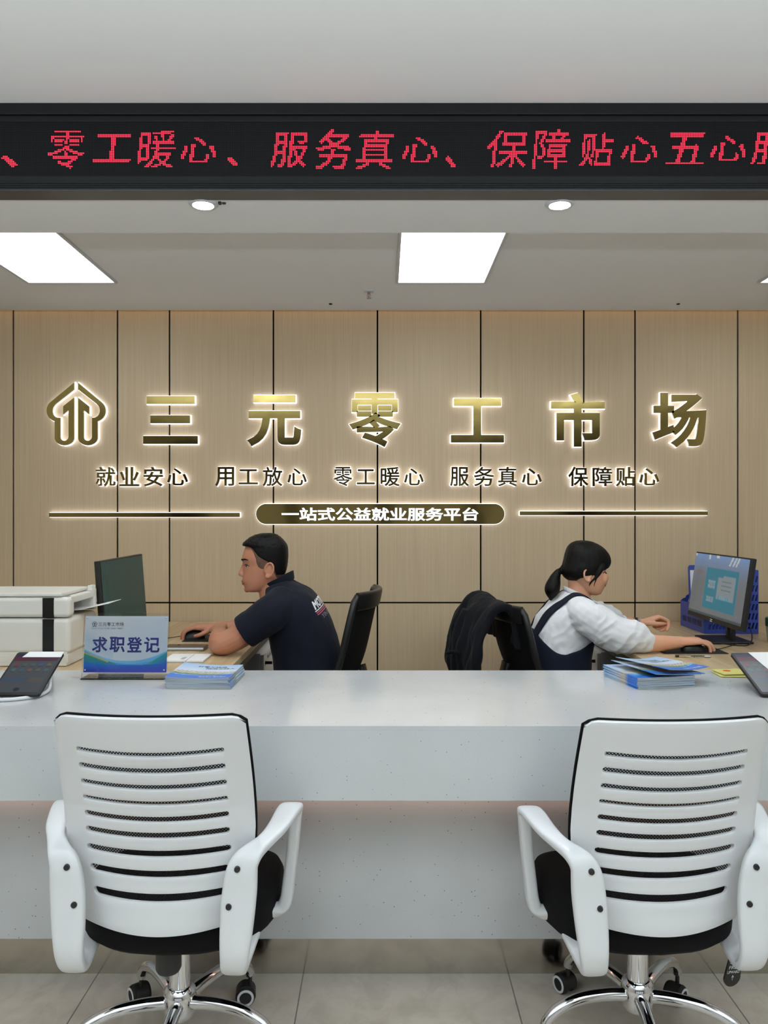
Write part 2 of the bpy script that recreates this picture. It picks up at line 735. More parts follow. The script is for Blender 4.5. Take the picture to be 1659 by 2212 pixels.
M['black_cloth'] = m_cloth('black_upholstery', rgb(7, 7, 8), sheen=0.0)
M['navy'] = m_cloth('navy_knit', rgb(16, 19, 32), sheen=0.05)
M['denim'] = m_cloth('navy_overall_cloth', rgb(15, 20, 35), sheen=0.05)
M['jacket'] = m_cloth('dark_jacket_cloth', rgb(9, 11, 17), sheen=0.03)
M['trousers'] = m_cloth('dark_trousers', rgb(30, 32, 38))
M['blouse'] = m_cloth('white_cotton', rgb(226, 228, 232), 0.8, 0.2, 600)
M['skin_m'] = m_skin('tan_skin', rgb(174, 124, 98), rgb(180, 120, 96))
M['skin_w'] = m_skin('fair_skin', rgb(204, 156, 126), rgb(209, 151, 123))
M['hair_m'] = m_hair('black_cropped_hair', rgb(7, 6, 6))
M['hair_w'] = m_hair('black_long_hair', rgb(8, 6, 5))
M['lip_m'] = mat('lip_dark', rgb(140, 76, 68), 0.4)
M['lip_w'] = mat('lip_rose', rgb(168, 84, 78), 0.4)
M['eye_white'] = mat('eye_white', rgb(205, 198, 192), 0.25)
M['iris'] = mat('iris', rgb(22, 15, 12), 0.2)
M['frame_black'] = mat('black_aluminium', rgb(14, 16, 17), 0.45, 0.0, spec=0.3)
M['frame_dark'] = mat('dark_aluminium', rgb(60, 60, 62), 0.35, 0.3)
M['red_led'] = mat('lit_red_led', (0.1, 0, 0), 0.4, emit=(1.0, 0.035, 0.09), es=2.0)
M['panel_on'] = mat('lit_diffuser', (0.8, 0.8, 0.8), 0.5, emit=(0.90, 0.96, 1.0), es=EM_PANEL)
M['down_on'] = mat('lit_lens', (0.8, 0.8, 0.8), 0.5, emit=(1.0, 0.98, 0.95), es=EM_DOWN)
M['halo'] = mat('lit_acrylic', (0.8, 0.8, 0.8), 0.5, emit=(0.86, 0.90, 1.0), es=EM_HALO)
M['cove'] = mat('lit_warm_strip', (0.8, 0.6, 0.4), 0.5, emit=(1.0, 0.55, 0.22), es=EM_COVE)
M['glow_txt'] = mat('lit_white_letters', (0.8, 0.8, 0.8), 0.5, emit=(0.95, 0.95, 1.0), es=2.6)
M['apron_strip'] = mat('lit_apron_strip', (0.8, 0.6, 0.5), 0.5, emit=(1.0, 0.62, 0.48), es=5.5)
M['lamp_rim'] = mat('lamp_rim', rgb(190, 190, 192), 0.45)
M['brass'] = mat('sprinkler_metal', rgb(150, 148, 142), 0.3, 0.8)
M['paper'] = mat('white_paper', rgb(228, 229, 231), 0.75, spec=0.2)
M['paper_edge'] = mat('paper_edges', rgb(158, 166, 168), 0.7, spec=0.2)
M['ink'] = m_ink('printed_ink', 0.3)
M['screen'] = m_ink('lit_screen', 0.12, emit=1.0)
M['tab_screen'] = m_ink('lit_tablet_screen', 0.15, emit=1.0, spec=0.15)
M['ink_navy'] = mat('navy_ink', rgb(38, 44, 118), 0.5)
M['ink_dark'] = mat('dark_ink', rgb(40, 42, 60), 0.5)
M['ink_white'] = mat('white_ink', rgb(226, 228, 232), 0.6)
M['ink_pink'] = mat('pink_ink', rgb(196, 92, 118), 0.7)
M['ink_grey'] = mat('grey_ink', rgb(128, 128, 134), 0.7)
M['dark_glass'] = mat('dark_screen', rgb(14, 70, 74), 0.25, spec=0.25)  # teal reflection on the switched-off screen put into the base colour
M['cab_white'] = mat('cabinet_white', rgb(214, 215, 213), 0.45)
M['blue'] = mat('blue_plastic', rgb(44, 66, 150), 0.4)
M['blue_lit'] = mat('blue_plastic_lit', rgb(58, 82, 178), 0.4)  # lighter copy of the blue plastic for its lit front, not applied
M['blue_shaded'] = mat('blue_plastic_shaded', rgb(30, 42, 112), 0.4)  # darker copy of the blue plastic for its shaded side, not applied
M['bronze'] = mat('bronze_metal', rgb(92, 84, 76), 0.3, 0.7)
M['silver'] = mat('silver_metal', rgb(176, 178, 182), 0.35, 0.7)
M['green'] = mat('green_lid', rgb(36, 92, 62), 0.4)
M['cup'] = mat('pale_cup', rgb(196, 204, 186), 0.4)
M['yellow'] = mat('yellow_paper', rgb(206, 202, 122), 0.6, spec=0.3)
M['red_ink'] = mat('red_ink', rgb(206, 74, 52), 0.5)
M['watch'] = mat('watch_case', rgb(60, 56, 54), 0.2, 0.8)
M['pencil'] = mat('brown_lacquer', rgb(92, 70, 48), 0.4)
# ------------------------------------------------------------------ the setting
def struct(o):
    o['kind'] = 'structure'
    return o

XL, XR, YB = -3.6, 3.6, -5.0
mb = MB(); mb.box2((XL, YB, -0.1), (XR, WALL_Y + 0.2, 0.0))
struct(mb.build('floor', M['floor']))

mb = MB()
mb.box2((XL, YB, HALL_Z), (XR, 2.40, HALL_Z + 0.1))
mb.box2((XL, 2.40, SOF_Z), (XR, 2.705, HALL_Z + 0.1))
mb.box2((XL, 2.705, IN_Z), (XR, 4.055, IN_Z + 0.1))
mb.box2((XL, 4.055, IN_Z + 0.06), (XR, WALL_Y + 0.2, IN_Z + 0.16))
struct(mb.build('ceiling', M['ceiling'], angle=0))

# back wall: laminate boards with black joints
SEAM_PX = [-197, -84, 28.5, 253.5, 366, 590.5, 815.3, 1038.5, 1261.3, 1372, 1594, 1818, 2040]
sx = [XL] + [(p - W_PX / 2) * WALL_Y / FPX for p in SEAM_PX] + [XR]
SEAM_Z = EYE - 196 * WALL_Y / FPX
G = 0.0042
mb = MB()
mb.box2((XL, WALL_Y + 0.012, 0), (XR, WALL_Y + 0.10, IN_Z + 0.06))
mb.m = 1
for a, b in zip(sx, sx[1:]):
    for z0, z1 in ((0.0, SEAM_Z - G), (SEAM_Z + G, IN_Z + 0.058)):
        mb.box2((a + G, WALL_Y, z0), (b - G, WALL_Y + 0.012, z1), 0.0008, 1)
struct(mb.build('wall_back', [M['seam'], M['wall']], angle=20))
for n, x0, x1 in (('wall_left', XL - 0.1, XL), ('wall_right', XR, XR + 0.1)):
    mb = MB(); mb.box2((x0, YB, 0), (x1, WALL_Y + 0.2, HALL_Z + 0.1))
    struct(mb.build(n, M['paint'], angle=0))

mb = MB(); mb.box2((XL, YB - 0.1, 0), (XR, YB, HALL_Z + 0.1))
struct(mb.build('wall_front', M['front'], angle=0))

# warm light strip hidden in the ceiling recess over the boards
mb = MB(); mb.box2((XL + 0.1, 4.058, IN_Z + 0.02), (XR - 0.1, 4.066, IN_Z + 0.036))
t = tag(mb.build('cove_light_strip', M['cove'], angle=0), 'warm light strip in the ceiling recess above the wood wall', 'light')

# reception counter
T = thing('reception_counter', 'long white speckled stone reception counter with a steel kick plate', 'counter', (0, 2.36, 0))
mb = MB(); mb.box2((-3.2, 2.012, 0.788), (3.2, 2.718, 0.80), 0.0012)
mb.build('countertop', M['stone'], T)
mb = MB(); mb.box2((-3.2, 2.0122, 0.607), (3.2, 2.05, 0.7885), 0.001)
mb.build('apron', M['stone'], T)
mb = MB()
mb.box2((-3.2, 2.205, 0.146), (3.2, 2.235, 0.788), 0.002)
mb.box2((-3.2, 2.66, 0.0), (3.2, 2.69, 0.788), 0.002)
mb.build('front_panel', M['stone'], T)
mb = MB(); mb.box2((-3.2, 2.05, 0.77), (3.2, 2.205, 0.787)); mb.box2((-3.2, 2.30, 0.0), (3.2, 2.66, 0.05))
mb.build('carcass', M['cab_white'], T)
mb = MB(); mb.box2((-3.2, 2.288, 0.0), (3.2, 2.296, 0.152))
mb.build('kick_plate', M['steel'], T)
mb = MB(); mb.box2((-3.1, 2.168, 0.5505), (3.1, 2.178, 0.556))
mb.build('light_strip', M['apron_strip'], T)

# ------------------------------------------------------------------ ceiling lamps and fittings
def panel_lamp(x0, x1, label):
    y0, y1 = 2.775, 3.543
    T = thing('ceiling_panel_light', label, 'ceiling light', ((x0 + x1) / 2, (y0 + y1) / 2, IN_Z), 0, 'panel lights over the staff area')
    mb = MB()
    r = 0.012
    for a, b in (((x0 - r, y0 - r), (x1 + r, y0)), ((x0 - r, y1), (x1 + r, y1 + r)),
                 ((x0 - r, y0), (x0, y1)), ((x1, y0), (x1 + r, y1))):
        mb.box2((a[0], a[1], IN_Z - 0.009), (b[0], b[1], IN_Z + 0.001), 0.002)
    mb.build('frame', M['lamp_rim'], T)
    mb = MB(); mb.box2((x0, y0, IN_Z - 0.005), (x1, y1, IN_Z))
    mb.build('diffuser', M['panel_on'], T)
panel_lamp(-1.608, -1.221, 'lit white panel light cut off by the left edge of the photo')
panel_lamp(0.066, 0.452, 'lit white panel light in the ceiling right of the sprinkler')
panel_lamp(1.705, 2.092, 'lit white panel light whose corner shows at the right edge')

def downlight(px, label):
    Y = (SOF_Z - EYE) * FPX / (1106 - 440)
    x = (px - W_PX / 2) * Y / FPX
    T = thing('downlight', label, 'ceiling light', (x, Y, SOF_Z), 0, 'round downlights under the beam')
    mb = MB()
    mb.lathe([(0.031, -0.001), (0.033, -0.007), (0.042, -0.006), (0.046, -0.001), (0.046, 0.002), (0.031, 0.002)], (x, Y, SOF_Z), n=40)
    mb.build('rim', M['lamp_rim'], T)
    mb = MB(); mb.lathe([(0.0005, -0.0012), (0.031, -0.0010), (0.031, 0.0), (0.0005, 0.0)], (x, Y, SOF_Z), n=40)
    mb.build('lens', M['down_on'], T)
downlight(439, 'left round downlight glowing beneath the red message sign')
downlight(1209, 'right round downlight glowing beneath the red message sign')

c = P(797, 629, 3.70)
T = thing('fire_sprinkler', 'small hanging fire sprinkler left of the middle panel light', 'sprinkler', (c.x, c.y, IN_Z))
mb = MB(); mb.lathe([(0.024, 0.0), (0.022, -0.006), (0.008, -0.008), (0.008, -0.001)], (c.x, c.y, IN_Z), n=28)
mb.build('rosette', M['lamp_rim'], T)
mb = MB()
mb.tube([(c.x, c.y, IN_Z - 0.004), (c.x, c.y, IN_Z - 0.014)], 0.006, 10)
for sgn in (-1, 1):
    mb.tube([(c.x + sgn * 0.004, c.y, IN_Z - 0.012), (c.x + sgn * 0.008, c.y, IN_Z - 0.022), (c.x + sgn * 0.003, c.y, IN_Z - 0.034)], 0.0016, 8)
mb.build('body', M['brass'], T)
mb = MB(); mb.tube([(c.x, c.y, IN_Z - 0.012), (c.x, c.y, IN_Z - 0.033)], 0.0018, 8)
mb.build('bulb', M['red_ink'], T)
mb = MB(); mb.lathe([(0.001, 0), (0.011, 0.0), (0.011, 0.0015), (0.001, 0.0015)], (c.x, c.y, IN_Z - 0.036), n=16)
mb.build('deflector', M['brass'], T)

for px, lab in ((714, 'tiny dark ceiling plug left of the sprinkler'), (1465, 'tiny dark ceiling hook far right of the sprinkler')):
    c = P(px, 656, (IN_Z - EYE) * FPX / 450)
    mb = MB(); mb.lathe([(0.0085, 0.0), (0.0085, -0.004), (0.003, -0.006), (0.003, 0.0)], (c.x, c.y, IN_Z), n=14)
    tag(mb.build('ceiling_plug', M['black']), lab, 'ceiling fitting')
c = P(478, 434, (SOF_Z - EYE) * FPX / 672)
mb = MB()
mb.box((c.x - 0.006, c.y + 0.008, SOF_Z - 0.004), (0.010, 0.012, 0.008), 0.002)
mb.box((c.x + 0.006, c.y + 0.012, SOF_Z - 0.003), (0.012, 0.006, 0.006), 0.002)
tag(mb.build('cable_clip', M['black']), 'tiny black clip beside the left downlight', 'ceiling fitting')

# ------------------------------------------------------------------ red message sign on the beam
YS = 2.35
zs = lambda py: EYE - (py - 1106) * YS / FPX
T = thing('led_message_sign', 'long black message sign with red dot letters under the hall ceiling', 'sign', (0, 2.36, SOF_Z))
ztop, zdt, zdb, zbot = HALL_Z, zs(263), zs(380), SOF_Z
mb = MB()
mb.box2((-2.6, YS - 0.010, zdt + 0.018), (2.6, 2.40, ztop - 0.001), 0.002)
mb.box2((-2.6, YS - 0.002, zdt), (2.6, 2.38, zdt + 0.018), 0.002)
mb.box2((-2.6, YS - 0.002, zdb - 0.018), (2.6, 2.38, zdb), 0.002)
mb.box2((-2.6, YS - 0.010, zbot), (2.6, 2.38, zdb - 0.018), 0.002)
for k in range(3):
    z = zbot + 0.006 + 0.006 * k
    mb.box2((-2.6, YS - 0.0125, z), (2.6, YS - 0.009, z + 0.002))
mb.build('frame', M['frame_black'], T)
mb = MB(); mb.box2((-2.6, YS - 0.012, zbot - 0.004), (2.6, 2.412, zbot - 0.0005), 0.001)
mb.build('bottom_trim', M['frame_dark'], T)
mb = MB(); mb.box2((-2.6, YS, zdb), (2.6, 2.38, zdt))
mb.build('dot_matrix', M['led'], T, angle=0)

LED = [('心', -85, -8, 288, 360), ('、', 2, 38, 335, 362), ('零', 103, 181, 281, 366), ('工', 199, 284, 288, 353), ('暖', 296, 379, 281, 364), ('心', 388, 468, 296, 352),
       ('、', 488, 514, 338, 360), ('服', 582, 666, 285, 362), ('务', 679, 761, 279, 368), ('真', 767, 851, 282, 367),
       ('心', 866, 946, 296, 352), ('、', 960, 986, 338, 364), ('保', 1052, 1138, 282, 365), ('障', 1149, 1231, 278, 366),
       ('贴', 1250, 1326, 285, 361), ('心', 1339, 1421, 294, 352), ('五', 1434, 1522, 287, 358), ('心', 1531, 1612, 293, 350),
       ('服', 1620, 1706, 285, 358)]
PITCH = 0.005
mb = MB()
for ch, x0, x1, y0, y1 in LED:
    vs, fs, _ = bold_glyphs(ch, 0.011 if ch not in '零暖障保真' else 0.003, 4, 0.12)
    gx0, gx1 = min(p.x for p in vs), max(p.x for p in vs)
    gy0, gy1 = min(p.y for p in vs), max(p.y for p in vs)
    tree = BVHTree.FromPolygons(vs, fs)
    a, b = P(x0, y1, YS), P(x1, y0, YS)
    i0, i1 = math.ceil(a.x / PITCH), math.floor(b.x / PITCH)
    j0, j1 = math.ceil(a.z / PITCH), math.floor(b.z / PITCH)
    for i in range(i0, i1 + 1):
        for j in range(j0, j1 + 1):
            X, Z = (i + 0.5) * PITCH, (j + 0.5) * PITCH
            g = V((gx0 + (X - a.x) / (b.x - a.x) * (gx1 - gx0), gy0 + (Z - a.z) / (b.z - a.z) * (gy1 - gy0), 1.0))
            if tree.ray_cast(g, V((0, 0, -1)))[0] is not None:
                mb.lathe([(0.0021, 0.0), (0.0021, 0.0012), (0.0008, 0.002)], (X, YS, Z), (0, -1, 0), n=6)
mb.build('lit_dots', M['red_led'], T, angle=0, fix=False)

# ------------------------------------------------------------------ back-lit letters on the wood wall
BACK0, BACK1, FACE1 = 0.004, 0.017, 0.030      # distances from the wall
wf = dict(o=(0, WALL_Y, 0), u=(1, 0, 0), v=(0, 0, 1))   # u x v points towards the hall

def wbox(x0, x1, y0, y1):
    k = WALL_Y / FPX
    return ((x0 - W_PX / 2) * k, (x1 - W_PX / 2) * k, EYE - (y1 - 1106) * k, EYE - (y0 - 1106) * k)

def wall_letter(ch, px, off, rim, label, cat, group, name, res=6, shear=0.0):
    b = wbox(*px)
    T = thing(name, label, cat, ((b[0] + b[1]) / 2, WALL_Y, b[2]), 0, group)
    mb = MB(); text_to(mb, ch, b, d0=BACK1, d1=FACE1, off=off, res=res, shear=shear, **wf)
    mb.build('gold_face', M['gold'], T, angle=0, fix=False)
    # the lit acrylic backing stands out by the rim on every side
    vs = bold_glyphs(ch, off, res, shear)[0]
    kx = (max(p.x for p in vs) - min(p.x for p in vs)) / (b[1] - b[0])
    ky = (max(p.y for p in vs) - min(p.y for p in vs)) / (b[3] - b[2])
    k = (kx + ky) / 2
    rx, ry = rim * k / kx, rim * k / ky
    bb = (b[0] - rx, b[1] + rx, b[2] - ry, b[3] + ry)
    mb = MB(); text_to(mb, ch, bb, d0=BACK0, d1=BACK1, off=off + rim * k, res=res, shear=shear, **wf)
    mb.build('lit_backing', M['halo'], T, angle=0, fix=False)

BIG = [('三', (313, 430, 857, 960), 'first'), ('元', (535, 652, 855, 965), 'second'), ('零', (754, 866, 850, 967), 'third'),
       ('工', (973, 1087, 862, 957), 'fourth'), ('市', (1188, 1303, 850, 966), 'fifth'), ('场', (1406, 1521, 850, 967), 'last')]
for ch, px, nth in BIG:
    wall_letter(ch, px, 0.030 if ch != '零' else 0.024, 0.0031, 'large back-lit gold character %s, %s after the house emblem' % (ch, nth),
                'sign letter', 'large gold name on the wood wall', 'sign_character')

SMALL = [('first', [('就', 211, 253), ('业', 262, 304), ('安', 314, 355), ('心', 364, 409)]),
         ('second', [('用', 467, 508), ('工', 518, 559), ('放', 569, 612), ('心', 622, 664)]),
         ('middle', [('零', 721, 762), ('工', 771, 810), ('暖', 822, 864), ('心', 872, 915)]),
         ('fourth', [('服', 971, 1012), ('务', 1022, 1066), ('真', 1074, 1115), ('心', 1125, 1168)]),
         ('last', [('保', 1225, 1268), ('障', 1277, 1319), ('贴', 1327, 1368), ('心', 1377, 1420)])]
for nth, row in SMALL:
    for ch, x0, x1 in row:
        y0, y1 = {'心': (1012, 1049), '工': (1014, 1047)}.get(ch, (1009, 1051))
        wall_letter(ch, (x0, x1, y0, y1), 0.016, 0.0023, 'small back-lit gold character %s in the %s phrase of the slogan row' % (ch, nth),
                    'sign letter', 'small gold slogan on the wood wall', 'slogan_character', res=4)

# house emblem: two mirrored halves, traced in the wall plane
def arc(cx, cy, r, a0, a1, n=10, ry=None):
    return [(cx + r * math.cos(math.radians(a0 + (a1 - a0) * k / n)), cy + (ry or r) * math.sin(math.radians(a0 + (a1 - a0) * k / n))) for k in range(n + 1)]
def emblem_half():
    """left half in the wall's picture units (y down), 150 units = 1659"""
    p = [(768, 95), (768, 258)]
    p += [(330, 600)]
    p += arc(398, 757, 145, 230, 90, 12, 168)[1:]         # inner side of the bulge
    p += [(440, 925), (440, 1372)]
    p += arc(540, 1372, 100, 180, 0, 14)[1:]               # inner U
    p += [(640, 745), (512, 848), (512, 655), (768, 450), (768, 1395)]
    p += arc(540, 1395, 230, 0, 180, 20, 188)[1:]
    p += [(310, 1015)]
    p += arc(390, 757, 270, 107, 225, 16, 268)
    return p
def poly_px(p):
    s = 150 / 1659.0
    return [((95 + a * s - W_PX / 2) * WALL_Y / FPX, EYE - (820 + b * s - 1106) * WALL_Y / FPX) for a, b in p]
def grow(poly, d):
    n = len(poly)
    area2 = sum(poly[i][0] * poly[(i + 1) % n][1] - poly[(i + 1) % n][0] * poly[i][1] for i in range(n))
    sg = 1 if area2 > 0 else -1
    out = []
    for i in range(n):
        a, b, c = V(poly[i - 1]), V(poly[i]), V(poly[(i + 1) % n])
        e1, e2 = (b - a).normalized(), (c - b).normalized()
        n1, n2 = V((e1.y, -e1.x)) * sg, V((e2.y, -e2.x)) * sg
        m = (n1 + n2)
        m = m / max(m.length_squared, 0.6) * 2 if m.length > 1e-6 else n1
        out.append(tuple(b + m * d))
    return out
half = emblem_half()
T = thing('house_emblem', 'back-lit gold house-and-arrows emblem left of the large characters', 'emblem', (-1.6, WALL_Y, 1.7))
for side in (0, 1):
    pp = half if side == 0 else [(1637 - a, b) for a, b in half][::-1]
    q = poly_px(pp)
    mb = MB(); mb.prism(q, wf['o'], wf['u'], wf['v'], BACK1, FACE1)
    mb.build('gold_face', M['gold'], T, angle=30)
    mb = MB(); mb.prism(grow(q, 0.0031), wf['o'], wf['u'], wf['v'], BACK0, BACK1)
    mb.build('lit_backing', M['halo'], T, angle=0)

# capsule plate with lit letters, and the two gold bars
b = wbox(555, 1088, 1088.5, 1132)
T = thing('capsule_sign_plate', 'gold capsule-shaped plate with lit white lettering under the slogan row', 'sign', ((b[0] + b[1]) / 2, WALL_Y, b[2]))
def capsule(b, g=0.0, n=20):
    r = (b[3] - b[2]) / 2
    cz = (b[2] + b[3]) / 2
    return arc(b[1] - r, cz, r + g, -90, 90, n) + arc(b[0] + r, cz, r + g, 90, 270, n)
mb = MB(); mb.prism(capsule(b), wf['o'], wf['u'], wf['v'], BACK1, FACE1)
mb.build('gold_plate', M['gold'], T, angle=30)
mb = MB(); mb.prism(capsule(b, 0.003), wf['o'], wf['u'], wf['v'], BACK0, BACK1)
mb.build('lit_backing', M['halo'], T, angle=0)
mb = MB(); text_to(mb, '一站式公益就业服务平台', wbox(610, 1032, 1096.5, 1125), d0=FACE1 - 0.002, d1=FACE1 + 0.0025, off=0.022, **wf)
mb.build('lettering', M['glow_txt'], T, angle=0, fix=False)
for px, lab in (((111, 520, 1107.5, 1117), 'thin back-lit gold bar left of the capsule plate'), ((1121, 1524, 1104.5, 1113), 'thin back-lit gold bar right of the capsule plate')):
    b = wbox(*px)
    T = thing('gold_bar', lab, 'sign', ((b[0] + b[1]) / 2, WALL_Y, b[2]), 0, 'gold bars beside the capsule plate')
    mb = MB(); mb.box2((b[0], WALL_Y - FACE1, b[2]), (b[1], WALL_Y - BACK1, b[3]), 0.001)
    mb.build('gold_face', M['gold'], T)
    mb = MB(); mb.box2((b[0] - 0.002, WALL_Y - BACK1, b[2] - 0.002), (b[1] + 0.002, WALL_Y - BACK0, b[3] + 0.002))
    mb.build('lit_backing', M['halo'], T)
# ------------------------------------------------------------------ white mesh-back swivel chairs
def back_y(z):
    return lerp_table([(0.38, -0.185), (0.45, -0.180), (0.52, -0.178), (0.60, -0.184), (0.70, -0.203), (0.80, -0.232), (0.93, -0.278)], z)[0]
def back_w(z):
    return lerp_table([(0.385, 0.160), (0.42, 0.176), (0.47, 0.194), (0.55, 0.210), (0.65, 0.218), (0.75, 0.217), (0.85, 0.213), (0.93, 0.209)], z)[0]

SLOTS = [(0.840, 0.163, 0.0066), (0.800, 0.163, 0.0078), (0.760, 0.163, 0.0074), (0.721, 0.163, 0.0060), (0.681, 0.163, 0.0078),
         (0.642, 0.163, 0.0084), (0.598, 0.164, 0.0088), (0.550, 0.158, 0.0094), (0.496, 0.150, 0.0100)]

def shell_point(u, z, dy=0.0, grow_=0.0):
    """u in -1..1 across the back; the wings curve forward"""
    w = back_w(z) + grow_
    x = u * w
    y = back_y(z) + 0.042 * u * u + dy
    return V((x, y, z))

def back_shell():
    """plastic shell with nine curved slots cut through"""
    us = set()
    for k in range(33):
        us.add(round(-1 + 2 * k / 32, 4))
    for zc, e, h in SLOTS:
        for s in (-1, 1):
            for f in (0.0, 0.25, 0.6, 1.0, 1.7):
                us.add(round(s * (e - f * h) / back_w(zc), 4))
    us = sorted(us)
    zrows = []      # (z, kind, slot)
    lo = 0.409
    zs_ = [lo]
    cuts = sorted(SLOTS)
    prev = lo
    for s in cuts:
        zc, e, h = s
        n = 4
        for k in range(1, n):
            zs_.append(prev + (zc - 0.013 - prev) * k / n if k < n else 0)
        zrows += [(z, None, 0) for z in zs_]
        zrows += [(zc, s, -1), (zc, s, 1)]
        zs_ = []
        prev = zc + 0.010
    top = 0.921
    zs_ = [prev + (top - prev) * k / 5 for k in range(6)]
    zrows += [(z, None, 0) for z in zs_]
    bm = bmesh.new()
    grid = []
    for z, s, sg in zrows:
        row = []
        for u in us:
            zz = z
            if s is not None:
                zc, e, h = s
                x = abs(u) * back_w(zc)
                if x > e:
                    hh = 0.12 * h
                else:
                    d = e - x
                    hh = h * (0.12 + 0.88 * math.sqrt(max(0, 1 - max(0, 1 - d / h) ** 2)))
                zz = zc + sg * hh
                zz -= 0.007 * (1 - min(1.0, x / e) ** 2) - 0.003
            else:
                # bottom edge sweeps down in the middle, top corners are rounded
                if z == lo:
                    zz = lo + 0.018 * u * u - 0.002
                if z == top:
                    zz = top - 0.003 * u * u - 0.016 * max(0, (abs(u) - 0.88) / 0.12) ** 2.2
            row.append(bm.verts.new(shell_point(u, zz)))
        grid.append(row)
    for j in range(len(zrows) - 1):
        z, s, sg = zrows[j]
        for i in range(len(us) - 1):
            um = abs(us[i] + us[i + 1]) / 2
            if s is not None and sg == -1 and um * back_w(z) < s[1]:
                continue
            bm.faces.new((grid[j][i], grid[j][i + 1], grid[j + 1][i + 1], grid[j + 1][i]))
    me = bpy.data.meshes.new('back_shell')
    bmesh.ops.recalc_face_normals(bm, faces=bm.faces)
    bm.to_mesh(me)
    bm.free()
    return me

ARM = [  # right side: x, y, z, width, thickness
    (0.190, -0.060, 0.352, 0.045, 0.020), (0.182, -0.150, 0.338, 0.050, 0.022), (0.180, -0.200, 0.345, 0.056, 0.024), (0.184, -0.217, 0.385, 0.064, 0.026),
    (0.188, -0.212, 0.450, 0.074, 0.026), (0.193, -0.205, 0.520, 0.077, 0.026), (0.200, -0.203, 0.572, 0.068, 0.026), (0.218, -0.190, 0.600, 0.050, 0.024),
    (0.243, -0.150, 0.613, 0.040, 0.022), (0.262, -0.105, 0.625, 0.048, 0.020), (0.276, -0.040, 0.638, 0.056, 0.020), (0.283, -0.006, 0.634, 0.052, 0.024),
    (0.286, 0.006, 0.605, 0.034, 0.036), (0.282, 0.010, 0.540, 0.030, 0.040), (0.272, 0.014, 0.455, 0.030, 0.040), (0.264, 0.014, 0.398, 0.032, 0.036),
    (0.248, 0.010, 0.376, 0.032, 0.030), (0.205, 0.000, 0.372, 0.034, 0.024)]

